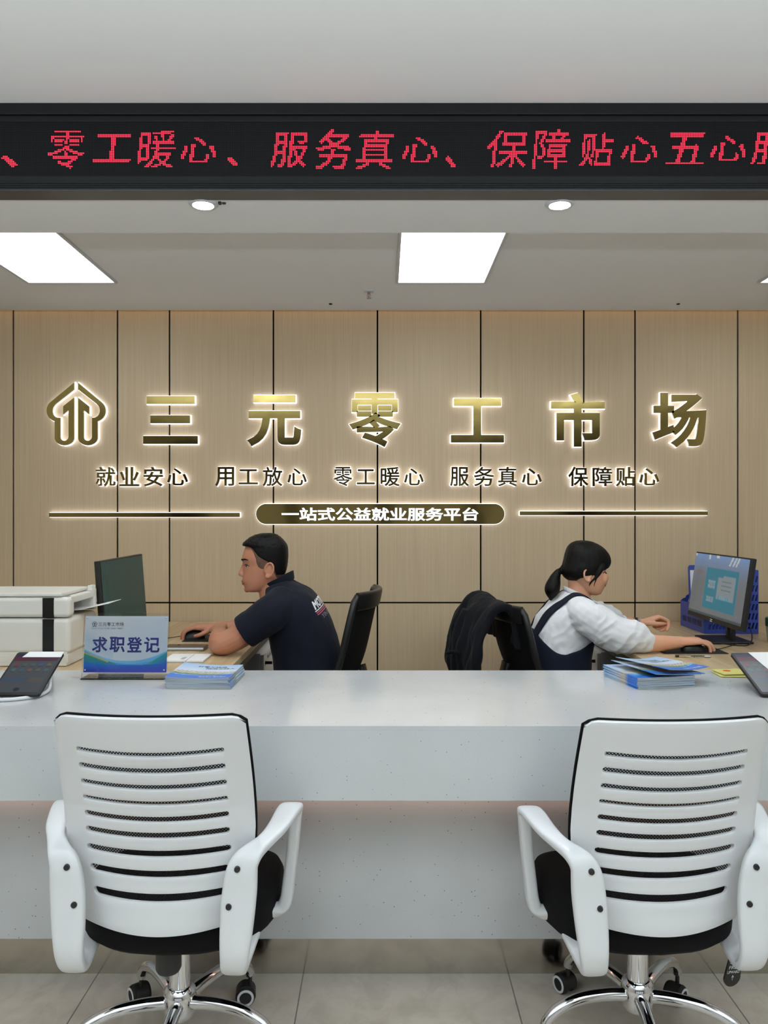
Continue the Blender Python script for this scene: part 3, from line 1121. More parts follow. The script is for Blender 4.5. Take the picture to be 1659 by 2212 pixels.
def make_visitor_chair(name, label, group):
    T = thing(name, label, 'chair', (0, 0, 0), 0, group)
    me = back_shell()
    o = new_obj('backrest', me, T)
    me.materials.append(M['white_plastic'])
    q = o.modifiers.new('t', 'SOLIDIFY'); q.thickness = 0.009; q.offset = 0.0
    q = o.modifiers.new('b', 'BEVEL'); q.width = 0.0018; q.segments = 2; q.limit_method = 'ANGLE'; q.angle_limit = math.radians(50)
    apply_mods(o)
    o.data.polygons.foreach_set('use_smooth', [True] * len(o.data.polygons))
    o.data.set_sharp_from_angle(angle=math.radians(40))
    # net stretched over the front of the shell
    mb = MB()
    zt = 0.921
    mb.grid(lambda a, b: shell_point(2 * a - 1, 0.42 + (zt - 0.42) * b - (0.016 * max(0, (abs(2 * a - 1) - 0.88) / 0.12) ** 2.2 if b > 0.99 else 0), 0.014, 0.001), 40, 30)
    mb.build('back_net', M['net'], T, world=False, angle=60)
    # black welt that runs round the net's edge
    mb = MB()
    path = [shell_point(-1, 0.50 + (zt - 0.515) * k / 12, 0.009, 0.0005) for k in range(13)]
    path += [shell_point(-0.95 + 1.90 * k / 24, zt + 0.002 - 0.002 * (1 - 2 * k / 24) ** 2 - 0.006 * max(0, (abs(1 - 2 * k / 24) - 0.9) / 0.1) ** 2, 0.009, 0.000) for k in range(25)]
    path += [shell_point(1, zt - 0.015 - (zt - 0.515) * k / 12, 0.009, 0.0005) for k in range(13)]
    mb.tube(path, 0.0036, 8)
    mb.build('net_edge', M['black_cloth'], T, world=False, angle=60)
    # armrests
    pts = crom(ARM, 6)
    for s in (1, -1):
        mb = MB()
        mb.ribbon([(s * p[0], p[1], p[2]) for p in pts], [p[3] for p in pts], [p[4] for p in pts], (1, 0, 0), 20, 3.6)
        a = mb.build('armrest', M['white_plastic'], T, world=False, angle=50)
        for x, z, y in ((0.190, 0.575, -0.2165), (0.172, 0.494, -0.2205)):
            mb = MB()
            mb.lathe([(0.0005, -0.003), (0.0062, -0.003), (0.0072, 0.0015), (0.0072, 0.006), (0.0005, 0.006)], (s * x, y, z), (0, 1, 0), 18)
            mb.build('bolt_hole', M['black'], a, world=False)
    # seat
    def seat_ring(z, g, dz=0.0):
        ring = []
        n = 48
        for k in range(n):
            a = 2 * PI * k / n
            ca, sa = math.cos(a), math.sin(a)
            x = math.copysign(abs(ca) ** 0.42, ca)
            y = math.copysign(abs(sa) ** 0.42, sa)
            w = lerp_table([(-1, 0.198), (-0.3, 0.236), (0.2, 0.250), (1, 0.236)], y)[0] + g
            yy = 0.026 + y * (0.186 + g)
            if y < 0:
                yy += 0.036 * x * x * -y
            ring.append((x * w, yy, z + dz * 1.0 + 0.012 * max(0, y) ** 2 * (1 if z < 0.40 else 0) - 0.010 * (x * x) * 0 ))
        return ring
    mb = MB()
    mb.loft([seat_ring(0.336, -0.055), seat_ring(0.340, -0.018), seat_ring(0.356, -0.003), seat_ring(0.400, 0.0), seat_ring(0.425, -0.001),
             seat_ring(0.444, -0.010), seat_ring(0.455, -0.034), seat_ring(0.458, -0.080)])
    mb.build('seat', M['black_cloth'], T, world=False, angle=60)
    # mechanism, column, star base, castors
    mb = MB(); mb.box((0, 0.02, 0.325), (0.12, 0.15, 0.035), 0.008)
    mb.build('tilt_mechanism', M['black'], T, world=False)
    mb = MB()
    mb.lathe([(0.001, 0.165), (0.026, 0.165), (0.026, 0.335), (0.001, 0.335)], n=32)
    mb.build('gas_column', M['chrome'], T, world=False)
    mb = MB()
    mb.lathe([(0.020, 0.098), (0.034, 0.100), (0.040, 0.112), (0.041, 0.150), (0.038, 0.166), (0.030, 0.174), (0.020, 0.175)], n=36)
    mb.build('hub', M['chrome'], T, world=False)
    return T

def chair_base(T, ang0, wheel_dirs, style='chrome', R=0.252):
    """five arched legs and their castors as parts of the chair (ang0: first leg, degrees from +y)"""
    legm = M['chrome'] if style == 'chrome' else M['black']
    for k in range(5):
        a = math.radians(ang0 + 72 * k)
        d = V((math.sin(a), math.cos(a), 0))
        pr = crom([(0.025, 0.136, 0.017), (0.09, 0.143, 0.0155), (0.16, 0.140, 0.0145), (0.215, 0.122, 0.0138), (0.243, 0.097, 0.0132), (R, 0.078, 0.0125)], 5)
        mb = MB()
        mb.tube([d * p[0] + V((0, 0, p[1])) for p in pr], [p[2] for p in pr], 16)
        mb.build('leg', legm, T, world=False, angle=60)
        c = d * R
        wa = math.radians(wheel_dirs[k])
        ax = V((math.cos(wa), math.sin(wa), 0))        # wheel axle
        fw = V((-ax.y, ax.x, 0))
        c2 = c + fw * 0.012
        mb = MB()
        mb.tube([c + V((0, 0, 0.050)), c + V((0, 0, 0.082))], 0.0055, 10)
        # hood: half shell over the wheels
        n = 14
        rings = []
        for w_, r_ in ((-0.021, 0.018), (-0.017, 0.0275), (0.017, 0.0275), (0.021, 0.018)):
            rings.append([c2 + ax * w_ + fw * (r_ * math.cos(t)) + V((0, 0, 0.026 + r_ * math.sin(t)))
                          for t in [math.radians(-15 + 210 * i / n) for i in range(n + 1)]])
        mb.loft(rings)
        cs = mb.build('castor', M['black'], T, world=False, angle=45)
        for s in (-1, 1):
            mb = MB()
            cc = c2 + ax * (s * 0.016) + V((0, 0, 0.026))
            mb.lathe([(0.001, -0.009), (0.022, -0.009), (0.0258, -0.006), (0.0258, 0.005), (0.023, 0.009), (0.001, 0.009)], cc, ax * s, 28)
            w = mb.build('wheel', M['rubber'], cs, world=False)
            mb = MB()
            mb.lathe([(0.0165, 0.006), (0.0165, 0.0108), (0.0225, 0.0102), (0.0225, 0.006)], cc, ax * s, 28)
            mb.build('wheel_ring', M['white_plastic'], cs, world=False)

def lower(T, dz):
    for c in T.children:
        if not c.name.startswith(('gas_column', 'hub', 'leg', 'castor')):
            c.location.z -= dz
GRP = 'white mesh-back visitor chairs at the counter'
A = make_visitor_chair('swivel_chair', 'left white swivel chair with black seat and mesh slotted back', GRP)
B = dup(A, (0.640, 1.975, 0), math.radians(3.5), 'right white swivel chair with black seat and a black lever tag', GRP)
lower(A, 0.013)
lower(B, 0.029)
A.location = (-0.508, 1.946, 0)
A.rotation_euler = (0, 0, math.radians(-1.5))
chair_base(A, -40, (40, 100, 170, 60, 10), 'chrome')
chair_base(B, -26, (25, 130, 80, 20, -20), 'chrome')
mb = MB()
mb.lathe([(0.001, 0.262), (0.026, 0.264), (0.030, 0.272), (0.030, 0.335), (0.001, 0.335)], (0.0, -0.092, 0), n=28)
mb.build('tension_knob', M['black'], A, world=False)
# lever with a printed tag hanging under the right chair
mb = MB()
mb.tube([(0.05, -0.02, 0.305), (0.20, -0.06, 0.297), (0.208, -0.078, 0.272)], 0.005, 10)
lv = mb.build('lever', M['black'], B, world=False)
tagpoly = arc(0.0, -0.028, 0.0215, 180, 360, 16) + arc(0.0, 0.026, 0.0165, 0, 180, 12)
mb = MB()
ou = V((0.97, 0.22, 0.0))
mb.prism(tagpoly, (0.206, -0.085, 0.246), (1, 0.1, 0.0), (0.18, 0, 1), -0.002, 0.002)
tg = mb.build('lever_tag', M['black_gloss'], B, world=False)
mb = MB()
fr = dict(o=(0.206, -0.085, 0.246), u=(1, 0.1, 0.0), v=(0.18, 0, 1))
text_to(mb, 'FREE', (-0.013, 0.013, -0.006, 0.002), d0=0.0024, **fr)
text_to(mb, 'UPWARD', (-0.016, 0.016, -0.017, -0.010), d0=0.0024, **fr)
text_to(mb, '←', (-0.013, -0.001, 0.006, 0.012), d0=0.0024, **fr)
text_to(mb, '↑', (-0.003, 0.003, -0.034, -0.021), d0=0.0024, **fr)
mb.build('printing', M['ink_white'], tg, world=False, angle=0, fix=False)
# ------------------------------------------------------------------ desks behind the counter
DZ = 0.775
def office_desk(x0, x1, edge, label, group):
    """edge: +1 when the free long edge faces right"""
    T = thing('office_desk', label, 'desk', ((x0 + x1) / 2, 3.44, 0), 0, group)
    mb = MB(); mb.box2((x0, 2.775, DZ - 0.026), (x1, 4.105, DZ), 0.0015)
    mb.build('desktop', M['desk'], T)
    xe = x1 if edge > 0 else x0
    i = -edge
    mb = MB()
    mb.box2((xe + i * 0.020, 2.80, DZ - 0.075), (xe + i * 0.055, 4.08, DZ - 0.027), 0.003)
    mb.build('beam', M['black'], T)
    xo = x0 if edge > 0 else x1
    mb = MB()
    mb.box2((xo - i * 0.020, 2.80, DZ - 0.075), (xo - i * 0.055, 4.08, DZ - 0.027), 0.003)
    mb.build('beam', M['black'], T)
    for xx in (xe + i * 0.05, xo - i * 0.05):
        for yy in (2.83, 4.06):
            mb = MB(); mb.box((xx, yy, (DZ - 0.028) / 2), (0.05, 0.05, DZ - 0.028), 0.004)
            mb.build('leg', M['cab_white'], T)
    return T
office_desk(-2.30, -0.568, 1, 'left wood-grain desk carrying the printer in front of the seated man', 'wood-grain desks behind the counter')
office_desk(1.010, 2.60, -1, 'right wood-grain desk in front of the woman in overalls', 'wood-grain desks behind the counter')

def pedestal(x0, x1, y0, y1, face, label):
    T = thing('drawer_pedestal', label, 'cabinet', ((x0 + x1) / 2, (y0 + y1) / 2, 0), 0, 'white drawer pedestals under the desks')
    top = DZ - 0.080
    mb = MB(); mb.box2((x0, y0, 0.02), (x1, y1, top), 0.004)
    mb.build('body', M['cab_white'], T)
    xf = x1 if face > 0 else x0
    zs_ = [0.03, 0.30, 0.50, top - 0.004]
    for z0, z1 in zip(zs_, zs_[1:]):
        mb = MB(); mb.box2((xf, y0 + 0.002, z0 + 0.003), (xf + face * 0.016, y1 - 0.002, z1 - 0.003), 0.002)
        d = mb.build('drawer', M['cab_white'], T)
        mb = MB(); mb.box2((xf + face * 0.016, y0 + 0.10, z1 - 0.035), (xf + face * 0.022, y1 - 0.10, z1 - 0.020), 0.002)
        mb.build('handle', M['grey_plastic'], d)
    mb = MB()
    mb.lathe([(0.001, 0), (0.008, 0), (0.008, 0.006), (0.001, 0.006)], (xf + face * 0.016, y0 + 0.04, top - 0.05), (face, 0, 0), 14)
    mb.box((xf + face * 0.035, y0 + 0.04, top - 0.05), (0.028, 0.003, 0.014), 0.001)
    mb.build('lock_key', M['black'], T)
pedestal(-1.02, -0.572, 3.62, 4.05, 1, 'white drawer pedestal with a black key under the left desk')
pedestal(1.014, 1.44, 3.66, 4.05, -1, 'white drawer pedestal under the far end of the right desk')
pedestal(-1.06, -0.66, 2.84, 3.02, 1, 'white pedestal under the near end of the left desk')
pedestal(1.10, 1.50, 2.84, 3.02, -1, 'white pedestal under the near end of the right desk')

# ------------------------------------------------------------------ printer
px0, px1, py0, py1 = -1.62, -1.168, 2.905, 3.183
pz0, pzm, pzt = DZ + 0.001, DZ + 0.180, DZ + 0.258
T = thing('printer', 'white multifunction printer with black front stripe on the left desk', 'printer', ((px0 + px1) / 2, 3.09, DZ))
mb = MB()
mb.box2((px0, py0, pz0 + 0.045), (px1, py1, pzm - 0.001), 0.018, 4)
mb.box2((px0, py0 + 0.002, pz0), (px1 - 0.01, py1, pz0 + 0.055), 0.006)
mb.build('body', M['cream_plastic'], T)
mb = MB(); mb.box2((px0, py0 + 0.001, pz0 + 0.010), (px1 - 0.006, py0 + 0.05, pz0 + 0.046), 0.006)
mb.build('paper_drawer', M['cream_plastic'], T)
# scanner unit, hollow on its right side where the sheets come out
mb = MB()
mb.box2((px0, py0 + 0.02, pzm + 0.002), (px1 - 0.16, py1, pzt - 0.0005), 0.004, 2)
mb.box2((px0, py0, pzm + 0.002), (px1, py0 + 0.055, pzt), 0.016, 4)
mb.box2((px1 - 0.20, py1 - 0.03, pzm + 0.002), (px1, py1, pzt + 0.010), 0.006)
mb.box2((px1 - 0.20, py0 + 0.02, pzt - 0.026), (px1 - 0.001, py1 - 0.01, pzt), 0.006)
mb.build('scanner_unit', M['cream_plastic'], T)
mb = MB(); mb.box2((px0, py0 + 0.004, pzt + 0.001), (px1 - 0.03, py1 - 0.01, pzt + 0.016), 0.006)
mb.build('scanner_lid', M['cream_plastic'], T)
mb = MB()
mb.box2((px1 - 0.100, py0 - 0.0015, pzm + 0.003), (px1 - 0.058, py0 + 0.004, pzt - 0.002), 0.001)
mb.box2((px1 - 0.100, py0 - 0.0015, pz0 + 0.004), (px1 - 0.058, py0 + 0.004, pzm - 0.003), 0.001)
mb.build('front_stripe', M['black_gloss'], T)
mb = MB(); mb.box2((px1 - 0.10, py0 + 0.018, pzt + 0.0005), (px1 - 0.012, py0 + 0.042, pzt + 0.0025), 0.001)
mb.build('control_strip', M['grey_plastic'], T)
for yy in (py1 - 0.045, py1 - 0.020):
    mb = MB(); mb.box((px1 - 0.010, yy, pzt + 0.012), (0.02, 0.012, 0.022), 0.003)
    mb.build('hinge', M['cream_plastic'], T)
mb = MB()
mb.ribbon(crom([(px1 - 0.15, 3.10, pzm + 0.012), (px1 - 0.02, 3.10, pzm + 0.016), (px1 + 0.05, 3.09, pzm + 0.030), (px1 + 0.105, 3.09, pzm + 0.042)], 5), 0.16, 0.0016, (0, 1, 0), 8, 8)
tag(mb.build('printed_sheet', M['paper']), 'white sheet sticking out of the side of the printer', 'paper')

# ------------------------------------------------------------------ monitors
def monitor(name, label, xb, xt, y0, y1, zb, zt, face, screen_mat, art=None):
    """screen plane parallel to y, leaning; face +1: screen looks to +x"""
    T = thing(name, label, 'monitor', ((xb + xt) / 2 - face * 0.05, (y0 + y1) / 2, DZ), 0, 'monitors on the two desks')
    dz = V((xt - xb, 0, zt - zb)).normalized()
    h = V((xt - xb, 0, zt - zb)).length
    n = V((dz.z, 0, -dz.x)) * face          # outward screen normal
    rot = Matrix((V((0, 1, 0)), dz, n)).transposed()
    c = V(((xb + xt) / 2, (y0 + y1) / 2, (zb + zt) / 2)) - n * 0.012
    mb = MB(); mb.box(c, (y1 - y0, h, 0.024), 0.004, rot)
    mb.build('casing', M['black'], T)
    # screen sheet
    u = V((0, 1, 0)) * (1 if face < 0 else 1)
    org = V((xb, y0, zb)) + n * 0.0008
    m, mbm = 0.007, 0.020
    nu, nv = (96, 60) if art else (4, 4)
    mb = MB()
    mb.grid(lambda a, b: org + V((0, 1, 0)) * (m + (y1 - y0 - 2 * m) * a) + dz * (mbm + (h - mbm - m) * b), nu, nv)
    s = mb.build('screen', screen_mat, T, fix=False)
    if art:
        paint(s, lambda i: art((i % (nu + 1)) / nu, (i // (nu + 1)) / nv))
    ym = (y0 + y1) / 2
    xn = (xb + xt) / 2 - face * 0.06
    mb = MB()
    for d in (-0.028, 0.020):
        mb.box((xn, ym + d, DZ + 0.10), (0.016, 0.020, 0.20), 0.003)
    mb.box((xn + face * 0.010, ym, DZ + 0.215), (0.03, 0.085, 0.06), 0.004)
    mb.build('neck', M['black'], T)
    mb = MB(); mb.box((xn + face * 0.03, ym, DZ + 0.006), (0.18, 0.20, 0.010), 0.004)
    mb.build('base', M['black'], T)
    return T, dz, n, h

monitor('computer_monitor', 'monitor with a dark green blank screen between printer and man', -1.136, -1.160, 3.19, 3.755, 0.828, 1.150, 1, M['dark_glass'])

GLARE_BLUE, TEAL, CARD = rgb(118, 152, 200), rgb(24, 122, 146), rgb(140, 158, 164)
def desktop_glare_art(a, b):
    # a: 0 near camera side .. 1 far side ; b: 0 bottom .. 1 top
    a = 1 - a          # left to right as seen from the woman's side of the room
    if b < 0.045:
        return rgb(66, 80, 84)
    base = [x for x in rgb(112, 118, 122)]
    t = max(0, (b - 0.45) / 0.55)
    base = [x + (y - x) * t * t for x, y in zip(base, GLARE_BLUE)]  # bluish reflection and viewing-angle gradient painted into the upper screen
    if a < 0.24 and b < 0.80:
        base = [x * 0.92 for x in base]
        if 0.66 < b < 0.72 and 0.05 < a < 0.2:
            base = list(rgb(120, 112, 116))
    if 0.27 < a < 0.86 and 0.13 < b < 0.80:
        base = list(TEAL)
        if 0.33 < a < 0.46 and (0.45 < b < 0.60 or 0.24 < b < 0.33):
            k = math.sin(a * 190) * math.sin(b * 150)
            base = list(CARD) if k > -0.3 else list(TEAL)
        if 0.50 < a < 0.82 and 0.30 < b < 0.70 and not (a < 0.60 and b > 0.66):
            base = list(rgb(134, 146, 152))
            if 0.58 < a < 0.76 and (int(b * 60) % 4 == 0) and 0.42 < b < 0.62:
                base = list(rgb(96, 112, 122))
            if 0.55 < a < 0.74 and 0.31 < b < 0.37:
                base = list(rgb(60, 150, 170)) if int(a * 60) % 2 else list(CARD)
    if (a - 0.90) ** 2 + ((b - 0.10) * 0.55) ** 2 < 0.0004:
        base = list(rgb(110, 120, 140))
    if b > 0.93 and 0.28 < a < 0.31:  # bright marks from here on: reflected lamps and letters painted into the screen
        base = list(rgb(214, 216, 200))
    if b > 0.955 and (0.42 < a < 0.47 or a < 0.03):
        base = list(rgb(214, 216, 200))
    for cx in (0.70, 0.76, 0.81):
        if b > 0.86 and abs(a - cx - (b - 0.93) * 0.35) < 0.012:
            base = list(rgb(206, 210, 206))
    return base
T, dz, n, h = monitor('computer_monitor', 'monitor showing a teal window on the desk before the woman', 1.464, 1.508, 3.21, 3.777, 0.858, 1.160, -1, M['screen'], desktop_glare_art)
# small maker's mark on the lower bezel
fo = V((1.464, 3.50, 0.858)) + n * 0.002
mb = MB()
fr = dict(o=fo, u=V((0, -1, 0)), v=dz)
for poly in ([(-0.012, 0.013), (0.010, 0.013), (0.013, 0.010), (-0.012, 0.010)], [(0.004, 0.010), (0.009, 0.010), (-0.006, 0.004), (-0.011, 0.004)], [(-0.012, 0.0045), (0.012, 0.0045), (0.012, 0.0015), (-0.012, 0.0015)]):
    mb.prism(poly, fr['o'], fr['u'], fr['v'], -0.0003, 0.0003)
mb.build('bezel_mark', M['ink_white'], T, angle=0)
mb = MB()
mb.tube(crom([(1.545, 3.44, 0.93), (1.575, 3.40, 0.88), (1.585, 3.37, 0.82), (1.57, 3.36, 0.782), (1.52, 3.35, 0.778), (1.47, 3.40, 0.778)], 6), 0.0025, 8)
tag(mb.build('monitor_cable', M['rubber']), 'thin black cable looping behind the stand of the lit monitor', 'cable')

# ------------------------------------------------------------------ mice, pads, phone, cards, pens
def mouse_mesh(c, d):
    """c: point on the pad, d: unit heading of the front"""
    d = V(d).normalized()
    s = V((-d.y, d.x, 0))
    rings = []
    for k in range(11):
        t = k / 10
        x = -0.054 + 0.108 * t
        w = 0.030 * math.sqrt(max(0.02, 1 - abs(2 * t - 1) ** 3)) * (1 - 0.12 * math.sin(PI * t))
        hh = 0.036 * math.sqrt(max(0.03, 1 - abs(2 * t - 0.9) ** 2.6 * 0.85)) * (1.0 if t < 0.5 else 1 - 0.55 * (t - 0.5) * 1.4)
        rings.append([V(c) + d * x + s * (w * math.cos(a)) + V((0, 0, hh * max(0, math.sin(a)) ** 0.8 if math.sin(a) > 0 else 0))
                      for a in [2 * PI * j / 20 for j in range(20)]])
    mb = MB(); mb.loft(rings)
    return mb
def mouse(c, d, label, cable):
    T = thing('computer_mouse', label, 'mouse', c, 0, 'computer mice')
    mouse_mesh(c, d).build('shell', M['black'], T, angle=70)
    dd = V(d).normalized()
    mb = MB(); mb.lathe([(0.001, -0.003), (0.008, -0.003), (0.008, 0.003), (0.001, 0.003)], V(c) + dd * 0.028 + V((0, 0, 0.026)), (-dd.y, dd.x, 0), 16)
    mb.build('wheel', M['grey_plastic'], T)
    mb = MB(); mb.tube(crom([tuple(p) for p in cable], 6), 0.0018, 8)
    mb.build('cable', M['rubber'], T)
zc = DZ + 0.004
mouse((-0.865, 3.545, zc), (-1, 0.0, 0), 'black mouse under the right hand of the man', [(-0.915, 3.545, zc + 0.010), (-0.97, 3.535, zc + 0.002), (-1.03, 3.50, zc), (-1.10, 3.47, zc)])
mouse((1.275, 3.225, zc), (1, 0.06, 0), 'black mouse under the right hand of the woman', [(1.325, 3.228, zc + 0.010), (1.38, 3.25, zc + 0.001), (1.44, 3.30, zc), (1.54, 3.40, zc)])
mb = MB(); mb.box2((-0.895, 3.462, DZ + 0.0005), (-0.655, 3.66, DZ + 0.0035), 0.001)
tag(mb.build('mouse_pad', M['rubber']), 'black mouse pad on the left desk under the hand of the man', 'mouse pad', 'mouse pads')
mb = MB(); mb.box2((1.135, 3.165, DZ + 0.0005), (1.395, 3.345, DZ + 0.0035), 0.001)
tag(mb.build('mouse_pad', M['rubber']), 'black mouse pad on the right desk under the hand of the woman', 'mouse pad', 'mouse pads')

c0, c1 = PZ(362, 1407, DZ + 0.012), PZ(441, 1397, DZ + 0.012)
T = thing('smartphone', 'dark bronze smartphone lying flat on the left desk behind the cards', 'phone', ((-0.89 - 0.745) / 2, 3.28, DZ))
mb = MB(); mb.box2((-0.915, 3.235, DZ + 0.001), (-0.745, 3.325, DZ + 0.013), 0.004, 3)
mb.build('body', M['silver'], T)
mb = MB(); mb.box2((-0.912, 3.238, DZ + 0.0132), (-0.748, 3.322, DZ + 0.0142), 0.001)
mb.build('glass_back', M['bronze'], T)
mb = MB(); mb.box2((-0.870, 3.295, DZ + 0.0142), (-0.862, 3.312, DZ + 0.0155), 0.001)
mb.build('camera_lens', M['black'], T)

for k, (x0, x1, lab) in enumerate(((-0.845, -0.758, 'left white card box with small grey print near the phone'), (-0.755, -0.690, 'right plain white card box near the phone'))):
    T = thing('card_box', lab, 'box', ((x0 + x1) / 2, 3.05, DZ), 0, 'white card boxes')
    mb = MB(); mb.box2((x0, 2.985, DZ + 0.001), (x1, 3.13, DZ + 0.008), 0.0012)
    b = mb.build('box', M['paper'], T)
    if k == 0:
        mb = MB()
        for j in range(4):
            mb.box2((x1 - 0.026 + 0.004 * j, 3.01, DZ + 0.0081), (x1 - 0.024 + 0.004 * j, 3.05 + 0.004 * j, DZ + 0.0084))
        mb.build('print', M['ink_grey'], T)

p0, p1 = PZ(1459, 1417, DZ + 0.005), PZ(1536, 1418, DZ + 0.005)
T = thing('ballpoint_pen', 'clear ballpoint pen with black end lying on the right desk', 'pen', ((p0 + p1) / 2)[:2] + (DZ,))
ax = (p1 - p0).normalized()
L = (p1 - p0).length
mb = MB(); mb.tube([p0 + ax * 0.012, p1], 0.0047, 12)
mb.build('barrel', M['acrylic'], T)
mb = MB(); mb.tube([p0, p0 + ax * 0.013], 0.0052, 12)
mb.build('end_cap', M['black'], T)
mb = MB(); mb.tube([p0 + ax * 0.06, p0 + ax * 0.11], 0.0018, 8)
mb.build('refill', M['black'], T)
mb = MB(); mb.tube([p0 + ax * 0.112, p1 - ax * 0.004], 0.0035, 8)
mb.build('grip', M['paper'], T)
mb = MB(); mb.tube([(1.255, 3.60, DZ + 0.0045), (1.40, 3.545, DZ + 0.0045)], 0.0042, 6)
tag(mb.build('pencil', M['pencil']), 'brown pencil on the right desk behind the forearm of the woman', 'pencil')

# ------------------------------------------------------------------ blue file rack, clipboard, cup
x0, x1, y0, y1, z0 = 1.512, 1.765, 3.69, 3.985, DZ + 0.001
T = thing('file_rack', 'blue plastic file rack with slotted sides behind the lit monitor', 'file rack', ((x0 + x1) / 2, (y0 + y1) / 2, DZ))
def rack_side(y):
    """side wall with rows of slanted slots, a real cut-out"""
    prof = [(x0, z0), (x1, z0), (x1, z0 + 0.300), (x0 + 0.13, z0 + 0.285), (x0 + 0.09, z0 + 0.20), (x0, z0 + 0.125)]
    def top_at(x):
        return lerp_table([(x0, z0 + 0.125), (x0 + 0.09, z0 + 0.20), (x0 + 0.13, z0 + 0.285), (x1, z0 + 0.300)], x)[0]
    bm = bmesh.new()
    nx, rows = 60, [0.0, 0.022, 0.052, 0.066, 0.096, 0.110, 0.140, 0.154, 0.184, 0.198, 0.228, 0.242, 0.272, 0.30]
    g = []
    for zr in rows:
        row = []
        for i in range(nx + 1):
            x = x0 + (x1 - x0) * i / nx
            sh = 0.35 * zr / 1.0
            t = top_at(x)
            row.append(bm.verts.new((x, y, z0 + min(zr, t - z0))))
        g.append(row)
    for j in range(len(rows) - 1):
        for i in range(nx):
            x = x0 + (x1 - x0) * (i + 0.5) / nx
            slotrow = j % 2 == 1
            if rows[j] >= top_at(x) - z0 - 0.004:
                continue
            if slotrow and rows[j + 1] < top_at(x) - z0 - 0.012 and 2 <= i < nx - 2 and (i % 4) in (0, 1):
                continue
            bm.faces.new((g[j][i], g[j][i + 1], g[j + 1][i + 1], g[j + 1][i]))
    # slant the slot rows
    for j, zr in enumerate(rows):
        if j in (2, 4, 6, 8, 10, 12):
            for v in g[j][1:-1]:
                if v.co.z > z0 + zr - 0.001:
                    v.co.x = min(x1 - 0.002, v.co.x + 0.008)
    bmesh.ops.delete(bm, geom=[v for v in bm.verts if not v.link_faces], context='VERTS')
    me = bpy.data.meshes.new('side_panel')
    bm.to_mesh(me); bm.free()
    o = new_obj('side_panel', me, T)
    me.materials.append(M['blue'])
    me.transform(wmat(T).inverted())
    q = o.modifiers.new('t', 'SOLIDIFY'); q.thickness = 0.003; q.offset = 0
    apply_mods(o)
for y in (y0, (y0 + y1) / 2, y1):
    rack_side(y)
mb = MB()
mb.box2((x0 - 0.002, y0, z0), (x0 + 0.002, y1, z0 + 0.125), 0.001)
mb.build('front_panel', M['blue'], T)
mb = MB()
for i in range(24):
    yy = y0 + 0.03 + i * 0.0102
    if i % 6 == 5:
        continue
    mb.prism([(yy, z0 + 0.028), (yy + 0.005, z0 + 0.028), (yy + 0.011, z0 + 0.055), (yy + 0.006, z0 + 0.055)], (x0 - 0.0022, 0, 0), (0, 1, 0), (0, 0, 1), -0.0006, 0.0004)
mb.build('slot_row', M['black'], T)
mb = MB(); mb.box2((x1 - 0.002, y0, z0), (x1 + 0.002, y1, z0 + 0.30), 0.001); mb.box2((x0, y0, z0), (x1, y1, z0 + 0.003))
mb.build('back_panel', M['blue'], T)

T = thing('clipboard', 'blue clipboard holding white forms standing in the blue rack', 'clipboard', (1.63, 3.90, DZ + 0.01))
lean = V((0.0, 0.10, 1)).normalized()
o_ = V((1.515, 3.868, z0 + 0.006))
mb = MB(); mb.prism([(0, 0.0), (0.215, 0.0), (0.215, 0.296), (0.205, 0.305), (0.008, 0.305), (0, 0.296)], o_, (1, 0, 0), lean, -0.004, 0.0)
mb.build('board', M['blue'], T)
mb = MB(); mb.prism([(0.008, 0.004), (0.207, 0.004), (0.207, 0.280), (0.008, 0.280)], o_, (1, 0, 0), lean, 0.0005, 0.0035)
pp = mb.build('papers', M['paper'], T)
mb = MB()
for v_ in (0.255, 0.225, 0.19, 0.16):
    mb.prism([(0.03, v_), (0.19, v_), (0.19, v_ + 0.0012), (0.03, v_ + 0.0012)], o_, (1, 0, 0), lean, 0.0036, 0.0038)
for u_ in (0.03, 0.09, 0.1888):
    mb.prism([(u_, 0.06), (u_ + 0.0012, 0.06), (u_ + 0.0012, 0.2562), (u_, 0.2562)], o_, (1, 0, 0), lean, 0.0036, 0.0038)
mb.build('form_lines', M['ink_grey'], pp, angle=0)
mb = MB()
mb.prism([(0.06, 0.262), (0.15, 0.262), (0.145, 0.290), (0.065, 0.290)], o_, (1, 0, 0), lean, 0.0038, 0.008)
mb.prism([(0.075, 0.286), (0.135, 0.286), (0.135, 0.304), (0.075, 0.304)], o_, (1, 0, 0), lean, 0.0, 0.012)
mb.build('clip', M['black'], T)

cc = P(1673, 1388, 3.45)
T = thing('drink_cup', 'pale cup with dark green lid at the right edge of the photo', 'cup', (cc.x, cc.y, DZ))
mb = MB(); mb.lathe([(0.001, 0.001), (0.028, 0.001), (0.034, 0.06), (0.034, 0.075), (0.001, 0.075)], (cc.x, cc.y, DZ), n=28)
mb.build('body', M['cup'], T)
mb = MB(); mb.lathe([(0.001, 0.072), (0.037, 0.072), (0.037, 0.108), (0.030, 0.112), (0.001, 0.112)], (cc.x, cc.y, DZ), n=28)
mb.build('lid', M['green'], T)
# ------------------------------------------------------------------ things on the counter
CZ = 0.80
def mixc(a, b, t):
    t = max(0.0, min(1.0, t))
    return [x + (y - x) * t for x, y in zip(a, b)]

